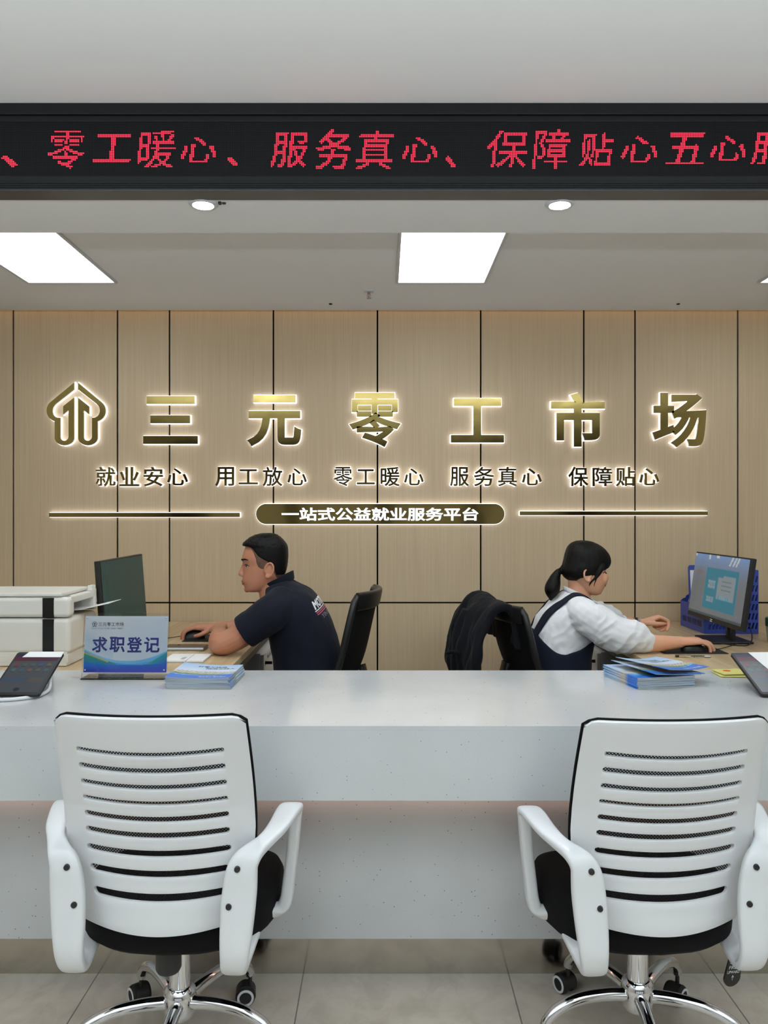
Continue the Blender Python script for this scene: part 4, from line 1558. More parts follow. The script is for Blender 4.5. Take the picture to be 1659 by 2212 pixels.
# acrylic sign holder with a printed card
w2, h2 = 0.1415, 0.212
cxs = (269 - W_PX / 2) * 2.575 / FPX
yb = 2.575
T = thing('sign_holder', 'clear acrylic sign stand with a blue-and-white card reading 求职登记', 'sign', (cxs, yb, CZ))
lean = V((0.02, 0.07, 1)).normalized()
o_ = V((cxs, yb, CZ + 0.004))
u_ = V((1, -0.012, 0)).normalized()
mb = MB()
mb.prism([(-w2, 0.0), (w2, 0.0), (w2, h2), (-w2, h2)], o_, u_, lean, 0.0012, 0.0034)
mb.prism([(-w2, 0.0), (w2, 0.0), (w2, h2), (-w2, h2)], o_, u_, lean, -0.0034, -0.0012)
mb.box((cxs, yb + 0.030, CZ + 0.0022), (2 * w2, 0.085, 0.0036), 0.001)
mb.build('acrylic_stand', M['acrylic'], T)
NU, NV = 150, 110
cw, c0, c1 = w2 - 0.004, 0.018, h2 - 0.010
mb = MB()
mb.grid(lambda a, b: o_ + u_ * (-cw + 2 * cw * a) + lean * (c0 + (c1 - c0) * b), NU, NV)
card = mb.build('printed_card', M['ink'], T, fix=False)
def card_art(i):
    a, b = (i % (NU + 1)) / NU, (i // (NU + 1)) / NV
    base = mixc(rgb(240, 243, 250), rgb(216, 228, 246), abs(a - 0.35) + 0.5 * (1 - b))
    # pale rays on the left
    if b > 0.38 - 0.9 * a and a < 0.35:
        base = mixc(base, rgb(176, 208, 236), 0.5 * max(0, 1 - abs(b - 0.62 + 0.8 * a) * 5))
    w1 = 0.385 - 0.55 * a + 0.62 * a * a * 1.05 + 0.10 * a
    w2_ = 0.33 - 0.62 * a + 0.78 * a * a
    if b < 0.15 + (2 * (a - 0.52)) ** 2 * 0.20 + 0.05:
        base = mixc(rgb(150, 206, 240), rgb(110, 186, 236), a)
    if b < 0.15 + (2 * (a - 0.55)) ** 2 * 0.19:
        base = mixc(rgb(70, 150, 218), rgb(96, 178, 232), a)
    if a < 0.5 and b < 0.36 - 0.55 * a:
        base = mixc(rgb(74, 168, 112), rgb(44, 120, 196), (0.36 - 0.55 * a - b) * 4.5 + a * 1.2)
        if 0.36 - 0.55 * a - b < 0.025 and a < 0.3:
            base = rgb(196, 190, 120)
    if a > 0.62 and b < 0.02 + 0.9 * (a - 0.62):
        base = mixc(rgb(52, 158, 160), rgb(42, 96, 190), (0.02 + 0.9 * (a - 0.62) - b) * 5)
    if b < 0.17 - 0.04 * math.sin(a * 3.0):
        base = mixc(mixc(rgb(44, 120, 206), rgb(40, 98, 190), a), rgb(62, 66, 178), (0.14 - b) * 8)
    return base
paint(card, card_art)
fr = dict(o=o_, u=u_, v=lean)
mb = MB()
for k, ch in enumerate('求职登记'):
    text_to(mb, ch, (-0.112 + 0.0575 * k, -0.112 + 0.0575 * k + 0.0515, 0.083, 0.134), d0=0.0006, off=0.026, **fr)
mb.build('heading', M['ink_navy'], card, angle=0, fix=False)
mb = MB()
text_to(mb, '三元零工市场', (-0.094, -0.010, 0.169, 0.1815), d0=0.0006, off=0.008, **fr)
text_to(mb, '就业安心 用工放心 零工暖心 服务真心 保障贴心', (-0.117, -0.010, 0.1595, 0.1628), d0=0.0006, **fr)
S = 0.019 / 1500
for pp in (half, [(1637 - a, b) for a, b in half]):
    mb.prism([(-0.117 + a * S, 0.1865 - b * S) for a, b in pp], o_, u_, lean, 0.0005, 0.0007)
mb.prism([(-0.117, 0.1655), (-0.010, 0.1655), (-0.010, 0.1658), (-0.117, 0.1658)], o_, u_, lean, 0.0005, 0.0007)
mb.build('name_line', M['ink_dark'], card, angle=0, fix=False)
for sx_ in (-1, 1):
    for vz in (0.026, h2 - 0.016):
        mb = MB(); mb.lathe([(0.0005, 0.0036), (0.0024, 0.0036), (0.0028, 0.0042), (0.0005, 0.005)], o_ + u_ * (sx_ * (cw - 0.007)) + lean * vz, u_.cross(lean), 12)
        mb.build('stud', M['silver'], T)

# tablets on their stands
def tablet(c, yaw, tilt, w, l, zb, label, art, slip, group):
    """c: middle of the lower edge (x, y), tilt: rise from horizontal"""
    T = thing('tablet', label, 'tablet', (c[0], c[1], CZ), 0, group)
    R = Matrix.Rotation(yaw, 3, 'Z')
    u = R @ V((1, 0, 0))
    v = R @ V((0, math.cos(tilt), math.sin(tilt)))
    n = u.cross(v)
    o = V((c[0], c[1], zb))
    rr = 0.008
    outline = arc(w / 2 - rr, rr, rr, -90, 0, 6) + arc(w / 2 - rr, l - rr, rr, 0, 90, 6) + arc(-w / 2 + rr, l - rr, rr, 90, 180, 6) + arc(-w / 2 + rr, rr, rr, 180, 270, 6)
    mb = MB(); mb.prism(outline, o, u, v, -0.009, 0.0)
    mb.build('casing', M['black'], T, angle=30)
    mx, my = 0.006, 0.010
    mb = MB()
    mb.grid(lambda a, b: o + u * (-w / 2 + mx + (w - 2 * mx) * a) + v * (my + (l - 2 * my) * b) + n * 0.0005, 60, 90)
    s = mb.build('screen', M['tab_screen'], T, fix=False)
    paint(s, lambda i: art((i % 61) / 60, (i // 61) / 90))
    # folded metal stand
    mb = MB()
    bk = o + v * (l * 0.55) - n * 0.010
    mb.ribbon(crom([tuple(o + v * 0.03 - n * 0.0105), tuple(bk), (bk.x, bk.y + 0.012, bk.z - 0.02), (bk.x, bk.y + 0.010, CZ + 0.004), (bk.x, bk.y - 0.10, CZ + 0.003)], 4), 0.075, 0.003, tuple(u), 12, 8)
    mb.build('stand', M['silver'], T)
    return o, u, v, n

def app_art(a, b):
    base = rgb(74, 80, 86)
    if b > 0.93:
        base = rgb(40, 44, 74)
    elif b > 0.80:
        base = mixc(rgb(92, 34, 50), rgb(74, 40, 60), a)
    elif b > 0.42:
        for r_, zc_ in enumerate((0.715, 0.575)):
            for k in range(5):
                cx = 0.13 + 0.185 * k
                d = math.hypot((a - cx) * 0.66, b - zc_)
                if d < 0.035:
                    base = [rgb(128, 60, 52), rgb(84, 92, 84), rgb(70, 98, 92), rgb(62, 92, 132), rgb(108, 96, 80),
                            rgb(66, 108, 100), rgb(60, 96, 110), rgb(120, 84, 84), rgb(92, 96, 84), rgb(70, 100, 116)][r_ * 5 + k]
                if abs(b - zc_ + 0.055) < 0.008 and abs(a - cx) < 0.05:
                    base = rgb(54, 58, 64)
    elif b > 0.20:
        if 0.27 < b < 0.36 and a < 0.55:
            base = rgb(56, 74, 104) if int(a * 40) % 2 else rgb(66, 82, 100)
        if 0.26 < b < 0.36 and 0.62 < a < 0.92:
            base = rgb(88, 84, 80)
    if math.hypot((a - 0.47) * 0.66, b - 0.075) < 0.045:
        base = rgb(36, 40, 56)
    return base

o, u, v, n = tablet((-1.083, 2.29), 0.0, math.radians(27), 0.146, 0.203, 0.815, 'black tablet on a silver stand at the left end of the counter', app_art, None, 'tablets on the counter')
mb = MB(); mb.prism([(-0.048, 0.176), (0.073, 0.176), (0.073, 0.2035), (-0.036, 0.2035)], o, u, v, 0.0012, 0.0018)
tag(mb.build('paper_slip', M['paper']), 'blank white paper slip stuck on top of the left tablet', 'paper')
mb = MB()
mb.tube(crom([tuple(o + u * 0.055 + v * 0.12 - n * 0.02), (o.x + 0.058, 2.40, 0.835), (o.x + 0.066, 2.37, 0.811), (o.x + 0.055, 2.315, 0.806), (o.x + 0.01, 2.275, 0.806), (o.x - 0.05, 2.262, 0.806), (o.x - 0.085, 2.258, 0.806)], 8), 0.0055, 10)
tag(mb.build('white_cable', M['white_plastic']), 'thick white cable running round the foot of the left tablet', 'cable')
mb = MB()
mb.ribbon([(o.x - 0.040, 2.283, 0.812), (o.x - 0.070, 2.252, 0.803)], 0.012, 0.006, (0.7, -0.7, 0), 12, 5)
tag(mb.build('charging_plug', M['white_plastic']), 'white charging plug below the left tablet', 'plug')
o, u, v, n = tablet((1.188, 2.31), 0.0, math.radians(22), 0.146, 0.225, 0.812, 'black tablet on a silver stand at the right edge of the photo', app_art, None, 'tablets on the counter')
mb = MB(); mb.prism([(-0.016, 0.226), (0.090, 0.228), (0.094, 0.06), (0.060, 0.05), (0.014, 0.09), (0.000, 0.15)], o, u, v, 0.0012, 0.0018)
tag(mb.build('paper_sheet', M['paper']), 'white paper sheet covering most of the right tablet', 'paper')

# ------------------------------------------------------------------ brochures
BW, BL = 0.200, 0.210
random.seed(11)
sky0, sky1 = rgb(150, 190, 232), rgb(206, 222, 242)
def cover(a, b):
    """a: left to right, b: bottom to top of the printed cover"""
    base = mixc(sky1, sky0, (b - 0.42) / 0.58)
    hz = 0.52 - 0.06 * a
    if b < hz:
        k = math.sin(a * 83 + math.sin(b * 61) * 3)
        base = rgb(150, 158, 168) if k > 0.2 else rgb(196, 200, 204)
        if b < hz - 0.07:
            base = rgb(206, 200, 184) if math.sin(a * 47 + b * 90) > -0.2 else rgb(128, 134, 116)
    if b < 0.36 - 0.12 * a * (1 - a) - 0.04 * a:
        base = rgb(86, 122, 100)
    if b < 0.30 - 0.30 * a * (1 - a) + 0.02 * a:
        base = rgb(112, 190, 236)
    if b < 0.27 - 0.30 * a * (1 - a) + 0.02 * a:
        base = rgb(44, 110, 204)
    return base
def brochure(c, z, yaw, bend, th, label, group, top=False, roll=(0, 0)):
    """one folded leaflet lying at c=(x,y), its upper left corner curling up by bend"""
    R = Matrix.Rotation(yaw, 3, 'Z')
    nu = nv = 8 if not top else 44
    def surf(a, b, dz):
        p = R @ V(((a - 0.5) * BW, (b - 0.5) * BL, 0))
        h = bend[0] * max(0, (0.75 - a) / 0.75) ** 2 * (0.4 + 0.6 * b) + bend[1] * max(0, (a - 0.5) / 0.5) ** 2
        return V((c[0] + p.x, c[1] + p.y, z + dz + h + roll[0] * (a - 0.5) + roll[1] * (b - 0.5)))
    T = thing('brochure', label, 'brochure', (c[0], c[1], z), yaw, group)
    mb = MB()
    n_ = nu + 1
    mb.grid(lambda a, b: surf(a, b, 0), nu, nv)
    mb.grid(lambda a, b: surf(a, b, th), nu, nv)
    q = n_ * n_
    for k in range(nu):
        mb.f += [[k, k + 1, q + k + 1, q + k], [nv * n_ + k, nv * n_ + k + 1, q + nv * n_ + k + 1, q + nv * n_ + k],
                 [k * n_, (k + 1) * n_, q + (k + 1) * n_, q + k * n_], [k * n_ + nu, (k + 1) * n_ + nu, q + (k + 1) * n_ + nu, q + k * n_ + nu]]
        mb.mi += [0] * 4
    mb.build('pages', M['paper_edge'], T, angle=30)
    mb = MB()
    mb.grid(lambda a, b: surf(a, b, th + 0.0002), nu, nv)
    # the cover folds round the left edge as a printed spine
    if True:
        b0 = len(mb.v)
        for j in range(nv + 1):
            for dz in (0.0, th + 0.0002):
                p = surf(0, j / nv, dz)
                mb.v.append(p + R @ V((-0.0003, 0, 0)))
        for j in range(nv):
            mb.f.append([b0 + 2 * j, b0 + 2 * j + 1, b0 + 2 * j + 3, b0 + 2 * j + 2]); mb.mi.append(0)
    cv = mb.build('cover', M['ink'], T, angle=30, fix=False)
    m = (nu + 1) * (nv + 1)
    paint(cv, lambda i: cover((i % n_) / nu, (i // n_) / nv) if i < m else cover(0.0, ((i - m) // 2) / nv))
    if top:
        org = V((0, 0, 0))
        def put(txt, bx, off, mt, nm):
            tb = MB(); text_to(tb, txt, bx, o=(0, 0, 0), u=(1, 0, 0), v=(0, 1, 0), d0=0.0, off=off)
            tb.v = [surf(p.x, p.y, th + 0.0008) for p in tb.v]
            tb.build(nm, mt, cv, angle=0, fix=False)
        put('打零工找活', (0.30, 0.78, 0.76, 0.84), 0.012, M['ink_dark'], 'title')
        put('招用工找人', (0.46, 0.94, 0.64, 0.72), 0.012, M['ink_dark'], 'title')
        put('就业安心 用工放心', (0.50, 0.93, 0.060, 0.125), 0.012, M['ink_white'], 'slogan')
    return T

# left stack
bx, by, byaw = -0.572, 2.535, math.radians(-2)
N = 11
th = 0.0027
for k in range(N):
    last = k == N - 1
    t_ = max(0, (k - 6) / (N - 7))
    brochure((bx + random.uniform(-.002, .002) - 0.0012 * k * 0.5, by + random.uniform(-.002, .002)), CZ + 0.0006 + k * (th + 0.00025), byaw + math.radians(random.uniform(-1.2, 1.2)),
             (0.010 * t_, 0.003 * t_), th,
             'top brochure with a city cover, on the stack right of the acrylic sign' if last else
             ('bottom brochure of the stack right of the acrylic sign' if k == 0 else 'blue brochure inside the stack right of the acrylic sign'),
             'blue brochures in the left stack', top=last)
# right stack, its two top leaflets fanned out
bx, by, byaw = 0.858, 2.545, math.radians(13)
N = 12
for k in range(N):
    brochure((bx + random.uniform(-.002, .002), by + random.uniform(-.002, .002)), CZ + 0.0006 + k * (th + 0.0002), byaw + math.radians(random.uniform(-1.0, 1.0)),
             (0.004 * k / N, 0.0), th,
             'bottom brochure of the stack in front of the woman' if k == 0 else 'blue brochure inside the stack in front of the woman',
             'blue brochures in the right stack')
zt = CZ + 0.0006 + N * (th + 0.0002) + 0.003
brochure((bx + 0.030, by - 0.004, ), zt + 0.002, byaw + math.radians(9), (0.010, 0.002), 0.0012, 'second brochure from the top, fanned out on the right stack', 'blue brochures in the right stack', True, (-0.012, 0))
brochure((bx + 0.052, by + 0.018, ), zt + 0.011, byaw + math.radians(19), (0.010, 0.008), 0.0012, 'top brochure fanned out furthest on the right stack', 'blue brochures in the right stack', True, (-0.016, 0))

# yellow leaflets and the thin white cord behind the right stack
for k, (x, y, yw, lab) in enumerate(((1.180, 2.655, 6, 'upper yellow leaflet with a red emblem beside the right tablet'), (1.172, 2.640, -3, 'lower yellow leaflet beneath another beside the right tablet'))):
    T = thing('yellow_leaflet', lab, 'leaflet', (x, y, CZ), 0, 'yellow leaflets')
    rot = Matrix.Rotation(math.radians(yw), 3, 'Z')
    mb = MB(); mb.box((x, y, CZ + (0.0075 if k == 0 else 0.0025)), (0.100, 0.085, 0.003), 0.0006, rot)
    b = mb.build('sheet', M['yellow'], T)
    if k == 0:
        mb = MB(); mb.lathe([(0.0005, 0), (0.013, 0), (0.013, 0.0003), (0.0005, 0.0003)], (x - 0.012, y + 0.012, CZ + 0.0091), n=20)
        mb.build('emblem', M['red_ink'], b)
mb = MB()
mb.tube(crom([(0.98, 2.70, CZ + 0.004), (1.00, 2.704, CZ + 0.022), (1.03, 2.69, CZ + 0.020), (1.055, 2.66, CZ + 0.010), (1.065, 2.63, CZ + 0.003)], 8), 0.0018, 8)
tag(mb.build('cable', M['white_plastic']), 'thin white cable arching behind the right brochure stack', 'cable')
# ------------------------------------------------------------------ staff chairs (black) and the jacket
def make_staff_chair(name, label, top, loc, rotz):
    T = thing(name, label, 'chair', loc, rotz, 'black office chairs behind the counter')
    def by(z):
        return -0.19 - 0.22 * max(0, z - 0.5) ** 1.0 + 0.06 * math.exp(-((z - 0.60) / 0.10) ** 2) * 0.4
    def bw(z):
        return lerp_table([(0.46, 0.19), (0.6, 0.225), (top - 0.1, 0.215), (top, 0.195)], z)[0]
    def bp(u, z, dy=0):
        return V((u * bw(z), by(z) + 0.055 * u * u + dy, z))
    mb = MB()
    mb.grid(lambda a, b: bp(2 * a - 1, 0.48 + (top - 0.05 - 0.48) * b), 20, 20)
    o = mb.build('back_net', M['black_cloth'], T, world=False, angle=60)
    q = o.modifiers.new('t', 'SOLIDIFY'); q.thickness = 0.006
    apply_mods(o)
    mb = MB()
    path = [bp(-1, 0.47 + (top - 0.50) * k / 10) for k in range(11)] + [bp(-0.96 + 1.92 * k / 16, top - 0.012) for k in range(17)] + [bp(1, top - 0.03 - (top - 0.50) * k / 10) for k in range(11)]
    path += [bp(0.96 - 1.92 * k / 16, 0.46) for k in range(17)]
    mb.tube(path, 0.014, 10, closed=True)
    mb.build('back_frame', M['black'], T, world=False, angle=60)
    mb = MB()
    mb.ribbon([tuple(bp(-0.97 + 1.94 * k / 16, top - 0.03, -0.004)) for k in range(17)], 0.075, 0.022, (0, -0.2, 1), 14, 4)
    mb.build('top_rail', M['black'], T, world=False, angle=50)
    mb = MB()
    mb.ribbon(crom([(0, -0.235, 0.70), (0, -0.265, 0.56), (0, -0.24, 0.43), (0, -0.14, 0.385), (0, 0.0, 0.385)], 5), 0.07, 0.025, (1, 0, 0), 14, 4)
    mb.build('back_bracket', M['black'], T, world=False, angle=50)
    def ring(z, g):
        return [(math.copysign(abs(math.cos(t)) ** 0.5, math.cos(t)) * (0.235 + g), 0.04 + math.copysign(abs(math.sin(t)) ** 0.5, math.sin(t)) * (0.225 + g), z) for t in [2 * PI * k / 40 for k in range(40)]]
    mb = MB(); mb.loft([ring(0.395, -0.03), ring(0.402, -0.005), ring(0.43, 0), ring(0.455, -0.012), ring(0.462, -0.05)])
    mb.build('seat', M['black_cloth'], T, world=False, angle=60)
    mb = MB(); mb.lathe([(0.001, 0.15), (0.024, 0.15), (0.024, 0.39), (0.001, 0.39)], n=24)
    mb.build('gas_column', M['black'], T, world=False)
    mb = MB(); mb.lathe([(0.02, 0.10), (0.04, 0.105), (0.04, 0.16), (0.02, 0.165)], n=24)
    mb.build('hub', M['black'], T, world=False)
    chair_base(T, 10, (0, 70, 140, 30, 100), 'black', 0.27)
    return T
FM = math.radians(170.6 - 90)
make_staff_chair('office_chair', 'black mesh office chair behind the man in the navy polo', 1.02, (-0.325, 3.355, 0), FM)
FW = math.radians(11 - 90)
WC = make_staff_chair('office_chair', 'black office chair of the woman with a dark jacket over its back', 0.955, (0.762, 3.44, 0), FW)

# dark jacket draped over the woman's chair
wm_ = Matrix.Translation((0.762, 3.44, 0)) @ Matrix.Rotation(FW, 4, 'Z')
mb = MB()
rings = []
NS = 40
for k in range(NS + 1):
    t = k / NS                               # across the chair back, near (+x local is towards the camera?) to far
    x = -0.245 + 0.40 * t
    fold = 0.009 * math.sin(t * 15) + 0.004 * math.sin(t * 37 + 1)
    hang = 0.40 + 0.02 * math.sin(t * 9) - 0.03 * t
    front = 0.17 + 0.02 * math.sin(t * 7)
    topz = 0.972 - 0.010 * abs(2 * t - 1) + 0.012 * math.sin(t * 6 + 0.7)
    if t > 0.86:
        e = (t - 0.86) / 0.14
        hang *= 1 - 0.35 * e; topz -= 0.012 * e
    if t < 0.12:
        e = (0.12 - t) / 0.12
        hang *= 1 - 0.25 * e; topz -= 0.012 * e
    prof = [(-0.235, topz - front), (-0.245, topz - 0.06), (-0.262, topz - 0.018), (-0.290, topz), (-0.325, topz - 0.010), (-0.360, topz - 0.050),
            (-0.392, topz - 0.12), (-0.408, topz - 0.20), (-0.412, topz - 0.28), (-0.400, topz - hang)]
    prof = crom(prof, 4)
    outer, inner = [], []
    m_ = len(prof)
    for i, (y, z) in enumerate(prof):
        f = i / (m_ - 1)
        (ya, za), (yc, zc_) = prof[max(i - 1, 0)], prof[min(i + 1, m_ - 1)]
        ty, tz = yc - ya, zc_ - za
        l_ = math.hypot(ty, tz)
        ny, nz = tz / l_, -ty / l_               # points away from the chair back
        if i < 3 or ny * (y + 0.29) + nz * (z - 0.80) < 0:
            pass
        sg = 1 if (ny * (y + 0.27) + nz * (z - 0.80)) > 0 else -1
        y2 = y - fold * f * 1.6 - 0.010 * math.sin(z * 38 + t * 8) * max(0, f - 0.35)
        th_ = 0.012 + 0.012 * f
        outer.append(V((x + 0.010 * math.sin(z * 30 + t * 5) * f, y2 + sg * ny * th_, z + sg * nz * th_)))
        inner.append(V((x, y2 - sg * ny * th_, z - sg * nz * th_)))
    rings.append([wm_ @ p for p in outer + inner[::-1]])
mb.loft(rings)
# a sleeve hanging outside and the other bunched at the hem
sl = crom([(-0.08, -0.385, 0.92, 0.030), (-0.09, -0.405, 0.85, 0.036), (-0.085, -0.420, 0.76, 0.040), (-0.08, -0.418, 0.66, 0.040), (-0.085, -0.405, 0.585, 0.034)], 5)
mb.tube([wm_ @ V(p[:3]) for p in sl], [p[3] for p in sl], 14)
strap = crom([(-0.02, -0.435, 0.735, 0.012), (-0.03, -0.47, 0.745, 0.010), (-0.03, -0.50, 0.740, 0.009)], 4)
mb.tube([wm_ @ V(p[:3]) for p in strap], [p[3] for p in strap], 10)
def jk(p, n):
    return 0.006 * noise.noise(p * 14) + 0.004 * noise.noise(V((p.x * 30, p.y * 30, p.z * 9)))
jt = thing('jacket', 'dark jacket draped over the back of the black chair of the woman', 'jacket', (0.45, 3.40, 0.57))
remesh(mb, 'cloth', M['jacket'], jt, 0.0065, 4, jk)

# ------------------------------------------------------------------ people
def head_slices(tab, hw_scale=1.0, conv=None, facing=-1, ymid=0.0, grow_=0.0, face_narrow=0.30, bound=None, n=40, sub=4, edge=0.006):
    """tab rows: (zy, front, back, half-width) in zoom units; conv maps (zx, zy) to (x, z)"""
    rings = []
    tab = crom(tab, sub)
    for zy, fr, bk, hw in tab:
        xf, z = conv(fr, zy)
        xb, _ = conv(bk, zy)
        c, a = (xf + xb) / 2, abs(xb - xf) / 2 + grow_
        ring = []
        for k in range(n):
            t = 2 * PI * k / n
            ct, st = math.cos(t), math.sin(t)
            x = c + facing * a * math.copysign(abs(ct) ** 0.9, ct)
            y = (hw * hw_scale + grow_) * math.copysign(abs(st) ** 0.85, st) * (1 - face_narrow * max(0, ct) ** 2)
            if bound is not None:
                lim = conv(bound(zy), zy)[0]
                over = (x - lim) * facing
                if over > 0:               # hair stops here: dive below the skin
                    kx = min(1.0, over / edge)
                    x -= facing * kx * (grow_ + 0.012) * max(0.0, ct)
                    y *= 1 - kx * (grow_ + 0.010) / (hw + grow_)
            ring.append(V((x, ymid + y, z)))
        rings.append(ring)
    return rings

def ellipse_ring(c, rx, ry, tilt=0.0, n=32, e=2.3):
    """ring round a roughly vertical axis, tilted about y"""
    out = []
    for k in range(n):
        t = 2 * PI * k / n
        ct, st = math.cos(t), math.sin(t)
        x = rx * math.copysign(abs(ct) ** (2 / e), ct)
        y = ry * math.copysign(abs(st) ** (2 / e), st)
        out.append(V((c[0] + x * math.cos(tilt), c[1] + y, c[2] + x * math.sin(tilt))))
    return out

def limb(mb, pts, n=6, seg=18, rnd=True):
    pp = crom(pts, n)
    mb.tube([p[:3] for p in pp], [p[3] for p in pp], seg, round_end=rnd)

def tree_of(o):
    bm = bmesh.new(); bm.from_mesh(o.data); bm.transform(wmat(o))
    t = BVHTree.FromBMesh(bm); bm.free()
    return t

def on_skin(tree, pts, lift):
    """lay a tapering line of hair or lip on the skin: pts rows (x, y, z, r)"""
    out = []
    for x, y, z, r in pts:
        h, n, _, _ = tree.find_nearest(V((x, y, z)))
        out.append(tuple(h + n * (lift * r)) + (r,))
    return out

def hand(mb, wrist, d, up, thumb, bends, thumb_pts=None, spread=0.0, sc=1.0):
    """palm and five separate fingers. d: heading, up: back of the hand, thumb: side of the thumb"""
    d = V(d).normalized()
    up = (V(up) - d * V(up).dot(d)).normalized()
    s = (V(thumb) - d * V(thumb).dot(d) - up * V(thumb).dot(up)).normalized()
    w = V(wrist)
    rings = []
    for t, hw, th in ((-0.010, 0.027, 0.019), (0.015, 0.031, 0.018), (0.045, 0.039, 0.0165), (0.075, 0.041, 0.0145), (0.090, 0.036, 0.011)):
        ring = []
        for k in range(20):
            a = 2 * PI * k / 20
            ca, sa = math.cos(a), math.sin(a)
            ring.append(w + d * (t * sc) + s * (hw * sc * math.copysign(abs(ca) ** 0.7, ca)) + up * (th * sc * math.copysign(abs(sa) ** 0.8, sa) + 0.004 * sc * (1 - abs(ca))))
        rings.append(ring)
    mb.loft(rings)
    specs = [(0.0300, 0.084, (0.042, 0.026, 0.021), 0.0088), (0.0100, 0.089, (0.046, 0.029, 0.022), 0.0090),
             (-0.0105, 0.086, (0.042, 0.027, 0.021), 0.0085), (-0.0300, 0.078, (0.033, 0.021, 0.019), 0.0076)]
    for i, (off, base, segs, r) in enumerate(specs):
        p = w + s * (off * sc) + d * (base - 0.020) * sc
        fan = (1.5 - i) * spread
        h = (d + s * math.tan(fan)).normalized()
        ang = 0.0
        pts = [p, p + h * 0.020 * sc]
        cur = pts[-1].copy()
        for sg, b in zip(segs, bends[i] if isinstance(bends[0], (tuple, list)) else bends):
            ang += math.radians(b)
            q = h * math.cos(ang) - up * math.sin(ang)
            cur = cur + q * sg * sc
            pts.append(cur.copy())
        pp = crom([tuple(x) + (rr,) for x, rr in zip(pts, (r, r, r * 0.98, r * 0.92, r * 0.80))], 4)
        mb.tube([x[:3] for x in pp], [x[3] * sc for x in pp], 12, round_end=True)
    if thumb_pts is None:
        thumb_pts = [(0.012, 0.022, -0.004), (0.034, 0.043, -0.012), (0.060, 0.055, -0.018), (0.082, 0.056, -0.022)]
    pp = crom([tuple(w + d * a * sc + s * b * sc + up * c * sc) + (r,) for (a, b, c), r in zip(thumb_pts, (0.0135, 0.0115, 0.0100, 0.0082))], 4)
    mb.tube([x[:3] for x in pp], [x[3] * sc for x in pp], 12, round_end=True)

def ear(mb, c, facing, side, h=0.060, tilt=0.15):
    """outer ear: rim, bowl and lobe standing off the head; side: -1 towards the camera"""
    cx, cy, cz = c
    rim = []
    for k in range(15):
        a = math.radians(-120 + 300 * k / 14)
        r1 = h * 0.5 * (1.0 if math.sin(a) > 0 else 0.92)
        x = -facing * (0.30 * h * math.cos(a) + tilt * r1 * math.sin(a))
        rim.append((cx + x, cy + side * (0.010 - 0.004 * math.cos(a) * -1), cz + r1 * math.sin(a)))
    mb.tube(rim, 0.0046, 10, round_end=True)
    mb.ell((cx, cy + side * 0.002, cz), (0.27 * h, 0.006, 0.42 * h), 14, 8)
    mb.ell((cx + facing * 0.10 * h, cy + side * 0.006, cz - 0.40 * h), (0.010, 0.006, 0.011), 12, 8)
    mb.ell((cx + facing * 0.24 * h, cy + side * 0.003, cz - 0.10 * h), (0.006, 0.006, 0.010), 10, 8)

# ================================================================== the man
YM = 3.30
def cm(zx, zy):
    p = P(500 + zx / 10.369, 1130 + zy / 10.369, YM)
    return p.x, p.z
MAN = thing('person', 'man with cropped black hair in a navy polo leaning on the left desk', 'person', (-0.31, YM, 0.0))
HM = [(262, 640, 940, 0.030), (300, 520, 1050, 0.051), (380, 408, 1145, 0.066), (500, 335, 1212, 0.0745), (620, 282, 1232, 0.0775), (760, 238, 1238, 0.0785),
      (820, 234, 1234, 0.0775), (880, 258, 1228, 0.0755), (935, 272, 1222, 0.074), (1000, 266, 1206, 0.073), (1100, 262, 1180, 0.0705), (1200, 250, 1150, 0.067),
      (1290, 244, 1100, 0.063), (1340, 258, 1040, 0.060), (1400, 284, 960, 0.056), (1460, 300, 860, 0.050), (1510, 322, 740, 0.041), (1536, 380, 600, 0.026)]
body = MB()
body.loft(head_slices(HM, 1.0, cm, -1, YM))
def mp(zx, zy, dy=0.0):
    x, z = cm(zx, zy)
    return V((x, YM + dy, z))
# nose, brow, lips, chin, ears
nose = [(262, 900, 0.0065), (238, 985, 0.0085), (212, 1070, 0.0105), (200, 1130, 0.0125)]
pp = crom([tuple(mp(a + 20, b)) + (r,) for a, b, r in nose], 4)
body.tube([p[:3] for p in pp], [p[3] for p in pp], 14, round_end=True)
body.ell(mp(207, 1140), (0.0105, 0.0105, 0.0090))
for s in (-1, 1):
    body.ell(mp(252, 1152, s * 0.0125), (0.0095, 0.0070, 0.0080))
    body.ell(mp(292, 818, s * 0.020), (0.0095, 0.018, 0.0065))
    ear(body, tuple(mp(905, 1030, s * 0.0735)), -1, s, 0.062, 0.16)
body.ell(mp(262, 1282), (0.0070, 0.020, 0.0055))
body.ell(mp(280, 1362), (0.0068, 0.018, 0.0056))
body.ell(mp(350, 1490), (0.013, 0.020, 0.012))
# neck
neck = [(820, 1080, 0.056), (850, 1250, 0.055), (890, 1420, 0.057), (960, 1600, 0.064), (1020, 1760, 0.075)]
pp = crom([tuple(mp(a, b)) + (r,) for a, b, r in neck], 4)
body.tube([p[:3] for p in pp], [p[3] for p in pp], 24)
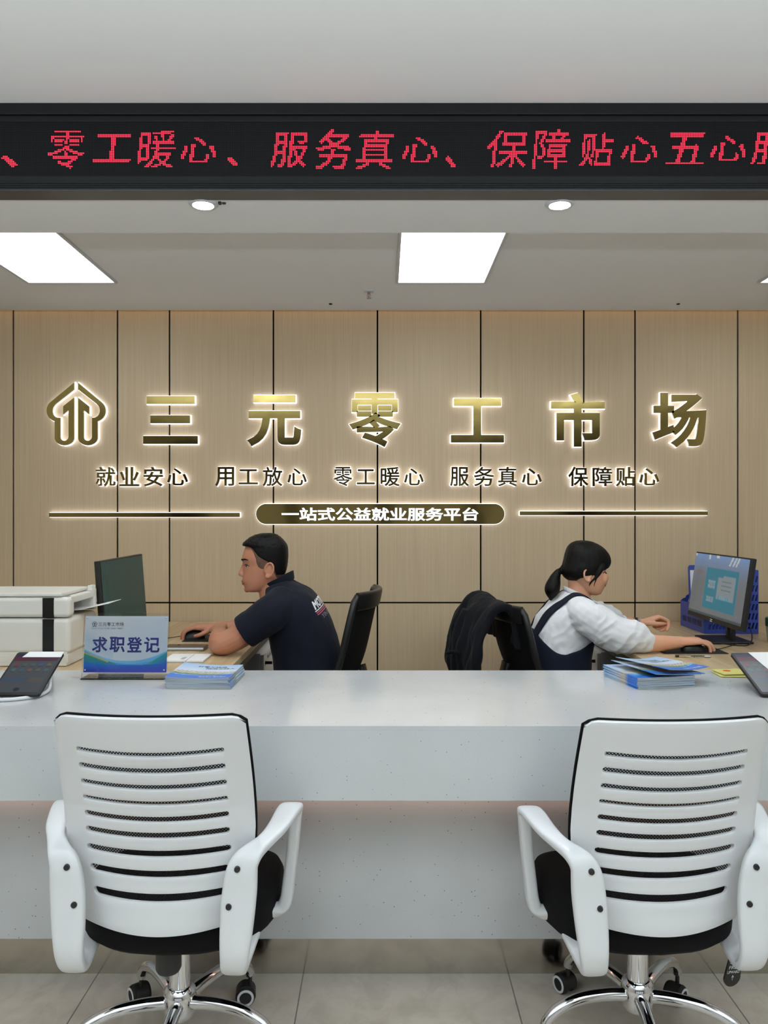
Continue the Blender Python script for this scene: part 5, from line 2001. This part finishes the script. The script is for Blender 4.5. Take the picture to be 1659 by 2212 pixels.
# trunk: x centre, z, half depth, half width, tilt
TM = [(-0.312, 0.480, 0.105, 0.150, 0.0), (-0.314, 0.54, 0.140, 0.172, 0.0), (-0.314, 0.62, 0.145, 0.168, 0.0), (-0.318, 0.70, 0.142, 0.160, 0.06), (-0.330, 0.78, 0.138, 0.162, 0.12),
      (-0.352, 0.86, 0.132, 0.172, 0.20), (-0.378, 0.93, 0.118, 0.178, 0.30), (-0.402, 0.985, 0.096, 0.165, 0.38), (-0.434, 1.026, 0.068, 0.112, 0.40), (-0.450, 1.052, 0.055, 0.066, 0.38)]
def trunk(mb, tab, y, g, n=5):
    mb.loft([ellipse_ring((a, y, z), rx + g, ry + g, -t) for a, z, rx, ry, t in crom(tab, n)])
# ellipse_ring tilts its +x side: the man's back is on +x and rises with a negative tilt
body2 = MB()
def trunk_m(mb, g):
    mb.loft([ellipse_ring((a, YM, z), rx + g, ry + g, t) for a, z, rx, ry, t in crom(TM, 5)])
trunk_m(body, -0.012)
# arms (man): near = left arm, far = right arm
SHN, SHF = (-0.445, YM - 0.165, 0.950), (-0.440, YM + 0.165, 0.955)
NEAR = [SHN + (0.058,), (-0.520, YM - 0.175, 0.895, 0.055), (-0.600, YM - 0.175, 0.842, 0.050), (-0.648, YM - 0.165, 0.822, 0.046), (-0.668, YM - 0.12, 0.822, 0.045), (-0.690, YM - 0.02, 0.826, 0.040), (-0.708, YM + 0.075, 0.832, 0.029)]
limb(body, NEAR)
FAR = [SHF + (0.058,), (-0.500, YM + 0.215, 0.895, 0.052), (-0.545, YM + 0.265, 0.838, 0.046), (-0.60, YM + 0.268, 0.822, 0.043), (-0.68, YM + 0.262, 0.822, 0.037), (-0.765, YM + 0.25, 0.822, 0.028)]
limb(body, FAR)
hand(body, (-0.710, YM + 0.085, 0.832), (-0.30, 0.95, 0.10), (-0.3, 0.0, 0.95), (-0.95, -0.2, 0.2), (62, 88, 55),
     [(0.012, 0.022, -0.006), (0.036, 0.036, -0.020), (0.058, 0.030, -0.034), (0.070, 0.012, -0.040)], sc=0.98)
hand(body, (-0.770, YM + 0.25, 0.824), (-1, -0.03, 0.06), (0, 0, 1), (0, -1, 0), (26, 42, 30),
     [(0.010, 0.022, -0.006), (0.028, 0.044, -0.014), (0.052, 0.054, -0.026), (0.074, 0.050, -0.034)])
# legs
for s in (-1, 1):
    limb(body, [(-0.33, YM + s * 0.09, 0.555, 0.080), (-0.52, YM + s * 0.105, 0.545, 0.072), (-0.715, YM + s * 0.11, 0.525, 0.055), (-0.745, YM + s * 0.11, 0.46, 0.052),
                (-0.735, YM + s * 0.11, 0.30, 0.050), (-0.72, YM + s * 0.11, 0.11, 0.035), (-0.722, YM + s * 0.11, 0.06, 0.036)])
    limb(body, [(-0.70, YM + s * 0.11, 0.045, 0.034), (-0.80, YM + s * 0.115, 0.035, 0.030), (-0.88, YM + s * 0.12, 0.030, 0.022)])
remesh(body, 'body', M['skin_m'], MAN, 0.0030, 3)

# hair: crop on top, faded sides
def hb(zy):
    return lerp_table([(200, 0), (516, 0), (530, 480), (600, 560), (700, 615), (820, 660), (880, 820), (960, 1010), (1200, 1075)], zy)[0]
HT = [(226, 690, 900, 0.026), (248, 570, 1000, 0.047), (300, 440, 1085, 0.066), (380, 330, 1168, 0.078), (450, 256, 1220, 0.083), (500, 250, 1242, 0.0845), (516, 290, 1246, 0.0845)]
top = MB()
top.loft(head_slices(HT, 1.0, cm, -1, YM, 0.0, 0.26))
HS = [(400, 380, 1180, 0.0770), (470, 350, 1226, 0.0805), (560, 310, 1252, 0.0825), (700, 262, 1262, 0.0825), (820, 250, 1256, 0.0805)]
HS += [(900, 262, 1248, 0.078), (980, 270, 1236, 0.076), (1060, 266, 1216, 0.0735), (1140, 260, 1192, 0.071)]
def hb2(zy):
    return lerp_table([(400, 330), (470, 330), (516, 420), (560, 540), (640, 610), (740, 700), (820, 850), (900, 980), (1000, 1020), (1150, 1080)], zy)[0]
top.loft(head_slices(HS, 1.0, cm, -1, YM, 0.0015, 0.30, hb2, n=90, sub=8, edge=0.014))
hm = remesh(top, 'hair', M['hair_m'], MAN, 0.003, 4, lambda p, n: (0.0016 * noise.noise(p * 130) if n.z > 0.1 else 0.0006 * noise.noise(p * 150)))
# short faded hair over the temples and nape, lighter where the scalp shows through
fade = mat('faded_hair', rgb(70, 54, 44), 0.7)
t_ = NT(fade)
t_.color(t_.ramp(t_.noise(t_.coords((1, 1, 1)), 520.0, 2), [(0.35, rgb(52, 42, 36)), (0.7, rgb(118, 86, 66))]))
def hb3(zy):
    return lerp_table([(560, 500), (640, 570), (760, 625), (880, 650), (960, 690), (1000, 760), (1010, 960), (1060, 1020), (1150, 1060), (1230, 1100)], zy)[0]
fs = MB()
HF = [(560, 305, 1240, 0.0770), (700, 258, 1240, 0.0790), (820, 238, 1236, 0.0780), (900, 262, 1228, 0.0755), (980, 270, 1216, 0.0738), (1060, 266, 1196, 0.0718), (1150, 256, 1172, 0.0690), (1210, 250, 1146, 0.0668)]
fs.loft(head_slices(HF, 1.0, cm, -1, YM, 0.0016, 0.30, hb3, sub=10, n=120, edge=0.022))
fs.build('faded_sides', fade, MAN, angle=80)
mtree = tree_of([c for c in MAN.children if c.name.startswith('body')][0])
def face_parts(T, tree, pt, eye, brow, lips, hair_m, lip_m, dark):
    for s in (-1, 1):
        (ex, ey, el), (ix, il) = eye
        mb = MB()
        h, n, _, _ = tree.find_nearest(pt(ex, ey, s * el))
        mb.ell(h - n * 0.0030, (0.0092, 0.0058, 0.0035))
        e = mb.build('eye', M['eye_white'], T, angle=80)
        fwd = (pt(ix, ey, 0) - pt(ex, ey, 0)).normalized()
        mb = MB(); mb.ell(h - n * 0.0030 + V((0, s * 0.0030, 0)) + fwd * 0.0030, (0.0046, 0.0036, 0.0035))
        mb.build('iris', M['iris'], e, angle=80)
        if brow:
            mb = MB()
            pts = on_skin(tree, crom([tuple(pt(a, b, s * c)) + (r,) for a, b, c, r in brow], 5), -0.25)
            mb.tube([p[:3] for p in pts], [p[3] for p in pts], 10, round_end=True)
            mb.build('eyebrow', hair_m, T, angle=80)
        mb = MB()
        pts = on_skin(tree, crom([tuple(pt(a, b, s * c)) + (r,) for a, b, c, r in dark], 5), 0.1)
        mb.tube([p[:3] for p in pts], [p[3] for p in pts], 8, round_end=True)
        mb.build('eyelashes', M['iris'], T, angle=80)
    mb = MB()
    for rows in lips:
        pts = [tuple(pt(a, b, -c)) + (r,) for a, b, c, r in rows[::-1]] + [tuple(pt(a, b, c)) + (r,) for a, b, c, r in rows[1:]]
        pts = on_skin(tree, crom(pts, 5), -0.35)
        mb.tube([p[:3] for p in pts], [p[3] for p in pts], 10, round_end=True)
    mb.build('lips', lip_m, T, angle=80)
face_parts(MAN, mtree, mp, ((352, 946, 0.050), (330, 0.046)),
           [(232, 824, 0.014, 0.0024), (262, 806, 0.030, 0.0036), (325, 800, 0.048, 0.0036), (405, 810, 0.062, 0.0016)],
           [[(244, 1292, 0.0, 0.0038), (266, 1302, 0.010, 0.0036), (335, 1325, 0.024, 0.0010)], [(262, 1354, 0.0, 0.0042), (280, 1350, 0.010, 0.0038), (335, 1328, 0.024, 0.0010)]],
           M['hair_m'], M['lip_m'], [(285, 944, 0.030, 0.0010), (312, 926, 0.040, 0.0019), (360, 924, 0.052, 0.0019), (425, 950, 0.062, 0.0010)])

# navy polo shirt
sh = MB()
trunk_m(sh, 0.004)
limb(sh, [(-0.41, YM - 0.09, 0.985, 0.070), SHN + (0.074,), (-0.497, YM - 0.175, 0.912, 0.072), (-0.548, YM - 0.177, 0.878, 0.070), (-0.560, YM - 0.177, 0.870, 0.069)], rnd=False)
limb(sh, [(-0.41, YM + 0.09, 0.985, 0.070), SHF + (0.074,), (-0.490, YM + 0.205, 0.905, 0.070), (-0.520, YM + 0.24, 0.868, 0.066)], rnd=False)
# flat cuff ends
def shirt_wrinkle(p, n):
    a = 0.0035 * noise.noise(V((p.x * 9 + p.z * 7, p.y * 9, p.z * 16 - p.x * 10)))
    b = 0.0022 * noise.noise(V((p.x * 30, p.y * 26, p.z * 24 + p.x * 20)))
    return a + b
shirt = remesh(sh, 'polo_shirt', M['navy'], MAN, 0.0045, 5, shirt_wrinkle)
# collar standing round the neck
mb = MB()
pts, wd = [], []
for k in range(33):
    a = 2 * PI * k / 32 * 0.86 + PI * 1.14
    c = V((-0.442, YM, 1.056))
    x, y = 0.060 * math.cos(a), 0.063 * math.sin(a)
    pts.append((c.x + x, c.y + y, c.z + 0.40 * x + 0.006 * math.cos(a)))
    wd.append((0.25 * math.cos(a) - 0.38, 0.25 * math.sin(a), 1.0))
mb.ribbon(pts, 0.036, 0.0050, wd, 10, 5)
mb.build('collar', M['navy'], MAN, angle=60)
# printing on the back: follows the cloth
bm = bmesh.new(); bm.from_mesh(shirt.data); bm.transform(wmat(shirt))
stree = BVHTree.FromBMesh(bm); bm.free()
def decal(name, txts, lines, mats):
    o0 = V((-0.262, YM - 0.075, 0.955))
    u = V((0.42, 0.80, 0.26)).normalized()
    n = V((0.80, -0.36, 0.42)); n = (n - u * n.dot(u)).normalized()
    v = n.cross(u)
    for (mi, items) in txts:
        mb = MB()
        for it in items:
            if isinstance(it[0], str):
                text_to(mb, it[0], it[1], o=(0, 0, 0), u=(1, 0, 0), v=(0, 1, 0), d0=0.0, off=it[2], shear=it[3])
            else:
                x0, x1, y0, y1 = it
                b0 = len(mb.v)
                for k in range(21):
                    x = x0 + (x1 - x0) * k / 20
                    mb.v += [V((x, y0, 0)), V((x, y1, 0))]
                for k in range(20):
                    mb.f.append([b0 + 2 * k, b0 + 2 * k + 2, b0 + 2 * k + 3, b0 + 2 * k + 1]); mb.mi.append(0)
        out = []
        for p in mb.v:
            w = o0 + u * p.x + v * p.y
            hit, nn, _, _ = stree.ray_cast(w + n * 0.15, -n)
            out.append((hit + nn * 0.0016) if hit is not None else w)
        mb.v = out
        mb.build(mi[0], mi[1], shirt, angle=0, fix=False)
decal('print', [(('print_letters', M['ink_white']), [('MOTR', (-0.050, 0.105, 0.006, 0.042), 0.045, 0.25), (-0.056, 0.12, -0.001, 0.003)]),
                (('print_stripes', M['ink_pink']), [(-0.052, 0.12, -0.009, -0.005), (-0.050, 0.12, -0.017, -0.013)]),
                (('print_small', M['ink_grey']), [('YIN KU', (-0.025, 0.11, -0.042, -0.023), 0.006, 0.0)])], None, None)

tr = MB()
tr.loft([ellipse_ring((-0.312, YM, z), rx, ry, 0) for z, rx, ry in ((0.474, 0.115, 0.160), (0.52, 0.142, 0.182), (0.58, 0.148, 0.180), (0.64, 0.146, 0.172))])
for s in (-1, 1):
    limb(tr, [(-0.33, YM + s * 0.09, 0.557, 0.088), (-0.52, YM + s * 0.105, 0.548, 0.081), (-0.715, YM + s * 0.11, 0.528, 0.066), (-0.75, YM + s * 0.11, 0.46, 0.063),
              (-0.74, YM + s * 0.11, 0.30, 0.062), (-0.725, YM + s * 0.11, 0.11, 0.056)])
remesh(tr, 'trousers', M['trousers'], MAN, 0.007, 4)
for s in (-1, 1):
    mb = MB()
    limb(mb, [(-0.690, YM + s * 0.11, 0.052, 0.046), (-0.76, YM + s * 0.113, 0.048, 0.046), (-0.84, YM + s * 0.118, 0.042, 0.040), (-0.895, YM + s * 0.12, 0.038, 0.034)])
    mb.v = [V((p.x, p.y, max(p.z, 0.004))) for p in mb.v]
    mb.build('shoe', M['black'], MAN, angle=60)

# ================================================================== the woman
YW = 3.38
def cw_(zx, zy):
    p = P(1160 + zx / 9.217, 1150 + zy / 9.217, YW)
    return p.x, p.z
def wp(zx, zy, dy=0.0):
    x, z = cw_(zx, zy)
    return V((x, YW + dy, z))
WOM = thing('person', 'woman with a ponytail in a white blouse and navy overalls working at the right desk', 'person', (0.745, YW, 0.0))
HWT = [(205, 1040, 800, 0.030), (250, 1140, 700, 0.050), (340, 1270, 640, 0.063), (450, 1345, 605, 0.070), (560, 1378, 590, 0.0725), (680, 1380, 590, 0.0735), (745, 1366, 600, 0.073),
       (800, 1352, 620, 0.072), (880, 1362, 645, 0.0705), (940, 1366, 680, 0.069), (1000, 1358, 730, 0.066), (1060, 1342, 790, 0.062), (1120, 1318, 850, 0.0565), (1180, 1288, 920, 0.049), (1222, 1255, 1000, 0.038), (1244, 1200, 1080, 0.022)]
body = MB()
body.loft(head_slices(HWT, 1.0, cw_, 1, YW, 0.0, 0.26))
pp = crom([tuple(wp(a, b)) + (r,) for a, b, r in ((1342, 780, 0.006), (1356, 840, 0.0080), (1380, 890, 0.0100))], 4)
body.tube([p[:3] for p in pp], [p[3] for p in pp], 14, round_end=True)
body.ell(wp(1392, 905), (0.0090, 0.0095, 0.0085))
for s in (-1, 1):
    body.ell(wp(1362, 918, s * 0.0115), (0.0085, 0.0065, 0.0070))
    body.ell(wp(1250, 900, s * 0.034), (0.026, 0.026, 0.032))
    ear(body, tuple(wp(915, 830, s * 0.069)), 1, s, 0.052, 0.12)
body.ell(wp(1358, 1005), (0.0060, 0.017, 0.0052))
body.ell(wp(1340, 1066), (0.0058, 0.015, 0.0050))
body.ell(wp(1232, 1190), (0.012, 0.018, 0.011))
pp = crom([tuple(wp(a, b)) + (r,) for a, b, r in ((830, 880, 0.046), (825, 1020, 0.044), (830, 1160, 0.045), (830, 1300, 0.052), (820, 1420, 0.060))], 4)
body.tube([p[:3] for p in pp], [p[3] for p in pp], 24)
TW = [(0.742, 0.480, 0.100, 0.145, 0.0), (0.742, 0.54, 0.130, 0.168, 0.0), (0.742, 0.62, 0.132, 0.162, 0.0), (0.742, 0.69, 0.130, 0.150, 0.0), (0.752, 0.76, 0.126, 0.142, -0.05),
      (0.770, 0.83, 0.124, 0.148, -0.10), (0.792, 0.89, 0.118, 0.156, -0.16), (0.812, 0.930, 0.094, 0.152, -0.26), (0.825, 0.958, 0.070, 0.112, -0.38), (0.834, 0.984, 0.054, 0.064, -0.44)]
def trunk_w(mb, g, hi=9.0, lo=0.0):
    mb.loft([ellipse_ring((a, YW, z), rx + g, ry + g, t) for a, z, rx, ry, t in crom(TW, 5) if lo <= z <= hi])
trunk_w(body, -0.012)
SWN, SWF = (0.830, YW - 0.150, 0.922), (0.830, YW + 0.150, 0.922)
limb(body, [SWN + (0.046,), (0.90, YW - 0.172, 0.885, 0.043), (0.985, YW - 0.188, 0.832, 0.040), (1.03, YW - 0.190, 0.818, 0.039), (1.10, YW - 0.188, 0.815, 0.036), (1.17, YW - 0.18, 0.815, 0.029), (1.215, YW - 0.172, 0.817, 0.024)])
limb(body, [SWF + (0.046,), (0.91, YW + 0.18, 0.89, 0.043), (1.00, YW + 0.215, 0.850, 0.040), (1.06, YW + 0.235, 0.836, 0.037), (1.13, YW + 0.24, 0.830, 0.032), (1.195, YW + 0.238, 0.832, 0.024)])
hand(body, (1.215, YW - 0.172, 0.817), (1, 0.10, 0.03), (0, 0, 1), (0, 1, 0), [(16, 34, 24), (14, 32, 24), (18, 36, 26), (24, 38, 28)], [(0.010, 0.022, -0.006), (0.028, 0.042, -0.014), (0.052, 0.050, -0.024), (0.072, 0.046, -0.030)], 0.04, 0.94)
hand(body, (1.195, YW + 0.238, 0.832), (0.90, -0.10, 0.34), (-0.30, 0.35, 0.85), (0.15, -0.85, 0.50), [(46, 62, 26), (62, 80, 36), (74, 88, 44), (78, 90, 44)],
     [(0.012, 0.020, -0.006), (0.040, 0.036, -0.018), (0.068, 0.036, -0.030), (0.092, 0.026, -0.036)], 0.0, 0.94)
for s in (-1, 1):
    limb(body, [(0.76, YW + s * 0.085, 0.555, 0.076), (0.94, YW + s * 0.095, 0.540, 0.066), (1.11, YW + s * 0.10, 0.515, 0.050), (1.135, YW + s * 0.10, 0.45, 0.048),
                (1.125, YW + s * 0.10, 0.28, 0.046), (1.11, YW + s * 0.10, 0.10, 0.032), (1.11, YW + s * 0.10, 0.055, 0.033)])
    limb(body, [(1.09, YW + s * 0.10, 0.042, 0.032), (1.18, YW + s * 0.105, 0.032, 0.028), (1.25, YW + s * 0.11, 0.026, 0.020)])
remesh(body, 'body', M['skin_w'], WOM, 0.0030, 3)

# hair: full fringe, gathered into a low ponytail
def hbw(zy):
    return lerp_table([(150, 2000), (640, 2000), (690, 1415), (735, 1290), (785, 1150), (830, 1040), (850, 840), (900, 760), (960, 690)], zy)[0]
HH = [(166, 1000, 830, 0.026), (185, 1090, 740, 0.042), (230, 1200, 665, 0.058), (310, 1320, 605, 0.072), (400, 1402, 572, 0.0795), (500, 1452, 548, 0.0825), (580, 1464, 530, 0.0835), (640, 1450, 515, 0.0840),
      (700, 1420, 500, 0.0840), (760, 1390, 488, 0.0825), (830, 1385, 505, 0.0790), (890, 1380, 540, 0.0735), (945, 1360, 620, 0.0600)]
hr = MB()
hr.loft(head_slices(HH, 1.0, cw_, 1, YW, 0.0, 0.22, hbw, 56, 6))
# side lock running down in front of the ear, on both sides
for s in (-1, 1):
    pts = crom([tuple(wp(1200, 650, s * 0.068)) + (0.013,), tuple(wp(1150, 765, s * 0.074)) + (0.0105,), tuple(wp(1085, 870, s * 0.0745)) + (0.0065,), tuple(wp(1005, 945, s * 0.0725)) + (0.0035,), tuple(wp(965, 1030, s * 0.068)) + (0.0012,)], 5)
    hr.tube([p[:3] for p in pts], [p[3] for p in pts], 10, round_end=True)
tail = crom([tuple(wp(560, 740)) + (0.030,), tuple(wp(480, 765)) + (0.016,), tuple(wp(420, 800)) + (0.015,), tuple(wp(365, 900)) + (0.023,), tuple(wp(330, 1020)) + (0.030,), tuple(wp(300, 1140)) + (0.032,), tuple(wp(285, 1240)) + (0.024,), tuple(wp(275, 1325)) + (0.008,)], 6)
hr.tube([p[:3] for p in tail], [p[3] for p in tail], 18, round_end=True)
remesh(hr, 'hair', M['hair_w'], WOM, 0.0028, 2, lambda p, n: 0.0016 * noise.noise(V((p.x * 60, p.y * 160, p.z * 24))))
mb = MB()
mb.tube([wp(446 + 26 * math.cos(a) * 0.55 , 782 + 60 * math.sin(a) * 0.95, 0.0165 * math.cos(a)) for a in [2 * PI * k / 20 for k in range(20)]], 0.0042, 8, closed=True)
mb.build('hair_tie', M['black_cloth'], WOM, angle=70)
wtree = tree_of([c for c in WOM.children if c.name.startswith('body')][0])
for s in (-1, 1):
    for rows in ([(1150, 800, 0.072, 0.0030), (1100, 900, 0.071, 0.0024), (1068, 980, 0.069, 0.0018), (1062, 1050, 0.066, 0.0010)],
                 [(1090, 850, 0.072, 0.0036), (1020, 925, 0.071, 0.0030), (975, 990, 0.069, 0.0022), (962, 1050, 0.066, 0.0012)]):
        mb = MB()
        pts = on_skin(wtree, crom([tuple(wp(a, b, s * c)) + (r,) for a, b, c, r in rows], 6), 0.2)
        mb.tube([p[:3] for p in pts], [p[3] for p in pts], 8, round_end=True)
        mb.build('hair_strand', M['hair_w'], WOM, angle=80)
face_parts(WOM, wtree, wp, ((1300, 784, 0.046), (1318, 0.043)), None,
           [[(1364, 1014, 0.0, 0.0036), (1350, 1020, 0.009, 0.0034), (1305, 1040, 0.021, 0.0010)], [(1350, 1060, 0.0, 0.0040), (1336, 1056, 0.009, 0.0036), (1305, 1042, 0.021, 0.0010)]],
           M['hair_w'], M['lip_w'], [(1352, 780, 0.028, 0.0010), (1330, 764, 0.038, 0.0018), (1292, 764, 0.049, 0.0018), (1250, 786, 0.057, 0.0010)])

# white blouse with puffed sleeves
bl = MB()
trunk_w(bl, 0.004, 1.02)
limb(bl, [(0.812, YW - 0.070, 0.952, 0.054), SWN + (0.067,), (0.890, YW - 0.172, 0.886, 0.073), (0.955, YW - 0.188, 0.848, 0.072), (1.018, YW - 0.190, 0.840, 0.063), (1.058, YW - 0.190, 0.822, 0.046)])
limb(bl, [(0.812, YW + 0.070, 0.952, 0.054), SWF + (0.067,), (0.905, YW + 0.18, 0.890, 0.073), (0.985, YW + 0.215, 0.860, 0.076), (1.050, YW + 0.232, 0.848, 0.060), (1.085, YW + 0.238, 0.838, 0.042)])
def bl_fold(p, n):
    r = 0.006 * noise.noise(V((p.x * 11, p.y * 12, p.z * 14)))
    d = p.x * 0.8 - p.z * 1.0
    w = 1.0 if p.x > 0.86 else 0.5
    r += w * 0.0055 * (1 - abs(noise.noise(V((d * 22, p.y * 10, (p.x + p.z) * 9)))) * 2)
    r += 0.002 * noise.noise(p * 40)
    return r
remesh(bl, 'blouse', M['blouse'], WOM, 0.0042, 3, bl_fold)
mb = MB()
pts, wd = [], []
for k in range(32):
    a = 2 * PI * k / 32
    x, y = 0.060 * math.cos(a), 0.064 * math.sin(a)
    pts.append((0.838 + x, YW + y, 0.994 - 0.46 * x)); wd.append((0.30 * math.cos(a) + 0.30, 0.3 * math.sin(a), 1))
mb.ribbon(pts, 0.018, 0.006, wd, 10, 4, closed=True)
mb.build('neckband', M['blouse'], WOM, angle=60)

# navy overalls: seat, legs, bib and crossed straps
ov = MB()
def ov_top(a):
    """upper edge: high at the back and front, scooped under the arms"""
    return 0.748 + 0.075 * abs(math.cos(a)) ** 1.6 + (0.012 if math.cos(a) < 0 else 0.02)
rows = []
tw = crom(TW, 8)
nn = 48
def tw_at(z):
    return lerp_table([(r[1], r[0], r[2], r[3], r[4]) for r in tw], z)
def ov_pt(a, z, g):
    cx, rx, ry, t = tw_at(z)
    e = 2.3
    ct, st = math.cos(a), math.sin(a)
    x = (rx + g) * math.copysign(abs(ct) ** (2 / e), ct)
    y = (ry + g) * math.copysign(abs(st) ** (2 / e), st)
    return V((cx + x * math.cos(t), YW + y, z + x * math.sin(t)))
NR = 16
for j in range(NR + 1):
    rows.append([ov_pt(2 * PI * k / nn, 0.485 + (ov_top(2 * PI * k / nn) - 0.485) * j / NR, 0.016 if j < NR else 0.014) for k in range(nn)])
for j in range(NR, -1, -1):
    rows.append([ov_pt(2 * PI * k / nn, 0.490 + (ov_top(2 * PI * k / nn) - 0.002 - 0.490) * j / NR, -0.004) for k in range(nn)])
ov.loft(rows, cap=True)
for s in (-1, 1):
    limb(ov, [(0.76, YW + s * 0.085, 0.557, 0.086), (0.94, YW + s * 0.095, 0.545, 0.078), (1.11, YW + s * 0.10, 0.520, 0.064), (1.14, YW + s * 0.10, 0.45, 0.062),
              (1.13, YW + s * 0.10, 0.28, 0.062), (1.115, YW + s * 0.10, 0.12, 0.060)])
remesh(ov, 'overalls', M['denim'], WOM, 0.0055, 3, lambda p, n: 0.003 * noise.noise(V((p.x * 16, p.y * 14, p.z * 22))))
# straps follow the blouse from the back edge over the shoulders to the bib
btree = tree_of([c for c in WOM.children if c.name.startswith('blouse')][0])
for s in (-1, 1):
    guide = crom([(0.640, YW + s * 0.050, 0.815), (0.672, YW + s * 0.075, 0.880), (0.715, YW + s * 0.092, 0.945), (0.768, YW + s * 0.100, 1.000), (0.830, YW + s * 0.100, 1.030),
                  (0.890, YW + s * 0.095, 1.000), (0.925, YW + s * 0.085, 0.930), (0.925, YW + s * 0.075, 0.850), (0.905, YW + s * 0.07, 0.800)], 6)
    lat = 1.0 if s < 0 else 0.3
    pts, nn2 = [], []
    for p in guide:
        q = V((p[0], p[1] if s < 0 else YW + 0.118, p[2]))
        hit, nn_, _, dist = btree.find_nearest(q)
        pts.append(hit + nn_ * 0.0045); nn2.append(nn_)
    def sm(l):
        return [sum((l[min(max(i + j, 0), len(l) - 1)] for j in (-2, -1, 0, 1, 2)), V((0, 0, 0))) / 5 for i in range(len(l))]
    pts, nn2 = sm(pts), sm(nn2)
    wd = []
    for i in range(len(pts)):
        tg = pts[min(i + 1, len(pts) - 1)] - pts[max(i - 1, 0)]
        wd.append(tuple(nn2[i].cross(tg).normalized()))
    mb = MB(); mb.ribbon(pts, 0.048, 0.005, wd, 12, 5)
    mb.build('strap', M['denim'], WOM, angle=60)
for s in (-1, 1):
    mb = MB()
    limb(mb, [(1.08, YW + s * 0.10, 0.050, 0.042), (1.15, YW + s * 0.103, 0.044, 0.042), (1.22, YW + s * 0.108, 0.038, 0.036), (1.265, YW + s * 0.11, 0.034, 0.030)])
    mb.v = [V((p.x, p.y, max(p.z, 0.004))) for p in mb.v]
    mb.build('shoe', M['black'], WOM, angle=60)
# wrist watch on the far arm
wc, wa = V((1.165, YW + 0.239, 0.831)), V((1, 0, 0.03)).normalized()
mb = MB()
pts = [wc + V((0, 0.0315 * math.cos(a), 0.0300 * math.sin(a))) for a in [2 * PI * k / 24 for k in range(24)]]
mb.ribbon([tuple(p) for p in pts], 0.016, 0.003, (1, 0, 0), 10, 5, closed=True)
wb = mb.build('watch_strap', M['black'], WOM, angle=60)
mb = MB(); mb.lathe([(0.001, 0), (0.012, 0), (0.012, 0.006), (0.001, 0.007)], wc + V((0, -0.024, 0.020)), (0, -0.75, 0.66), 20)
mb.build('watch_case', M['watch'], wb)
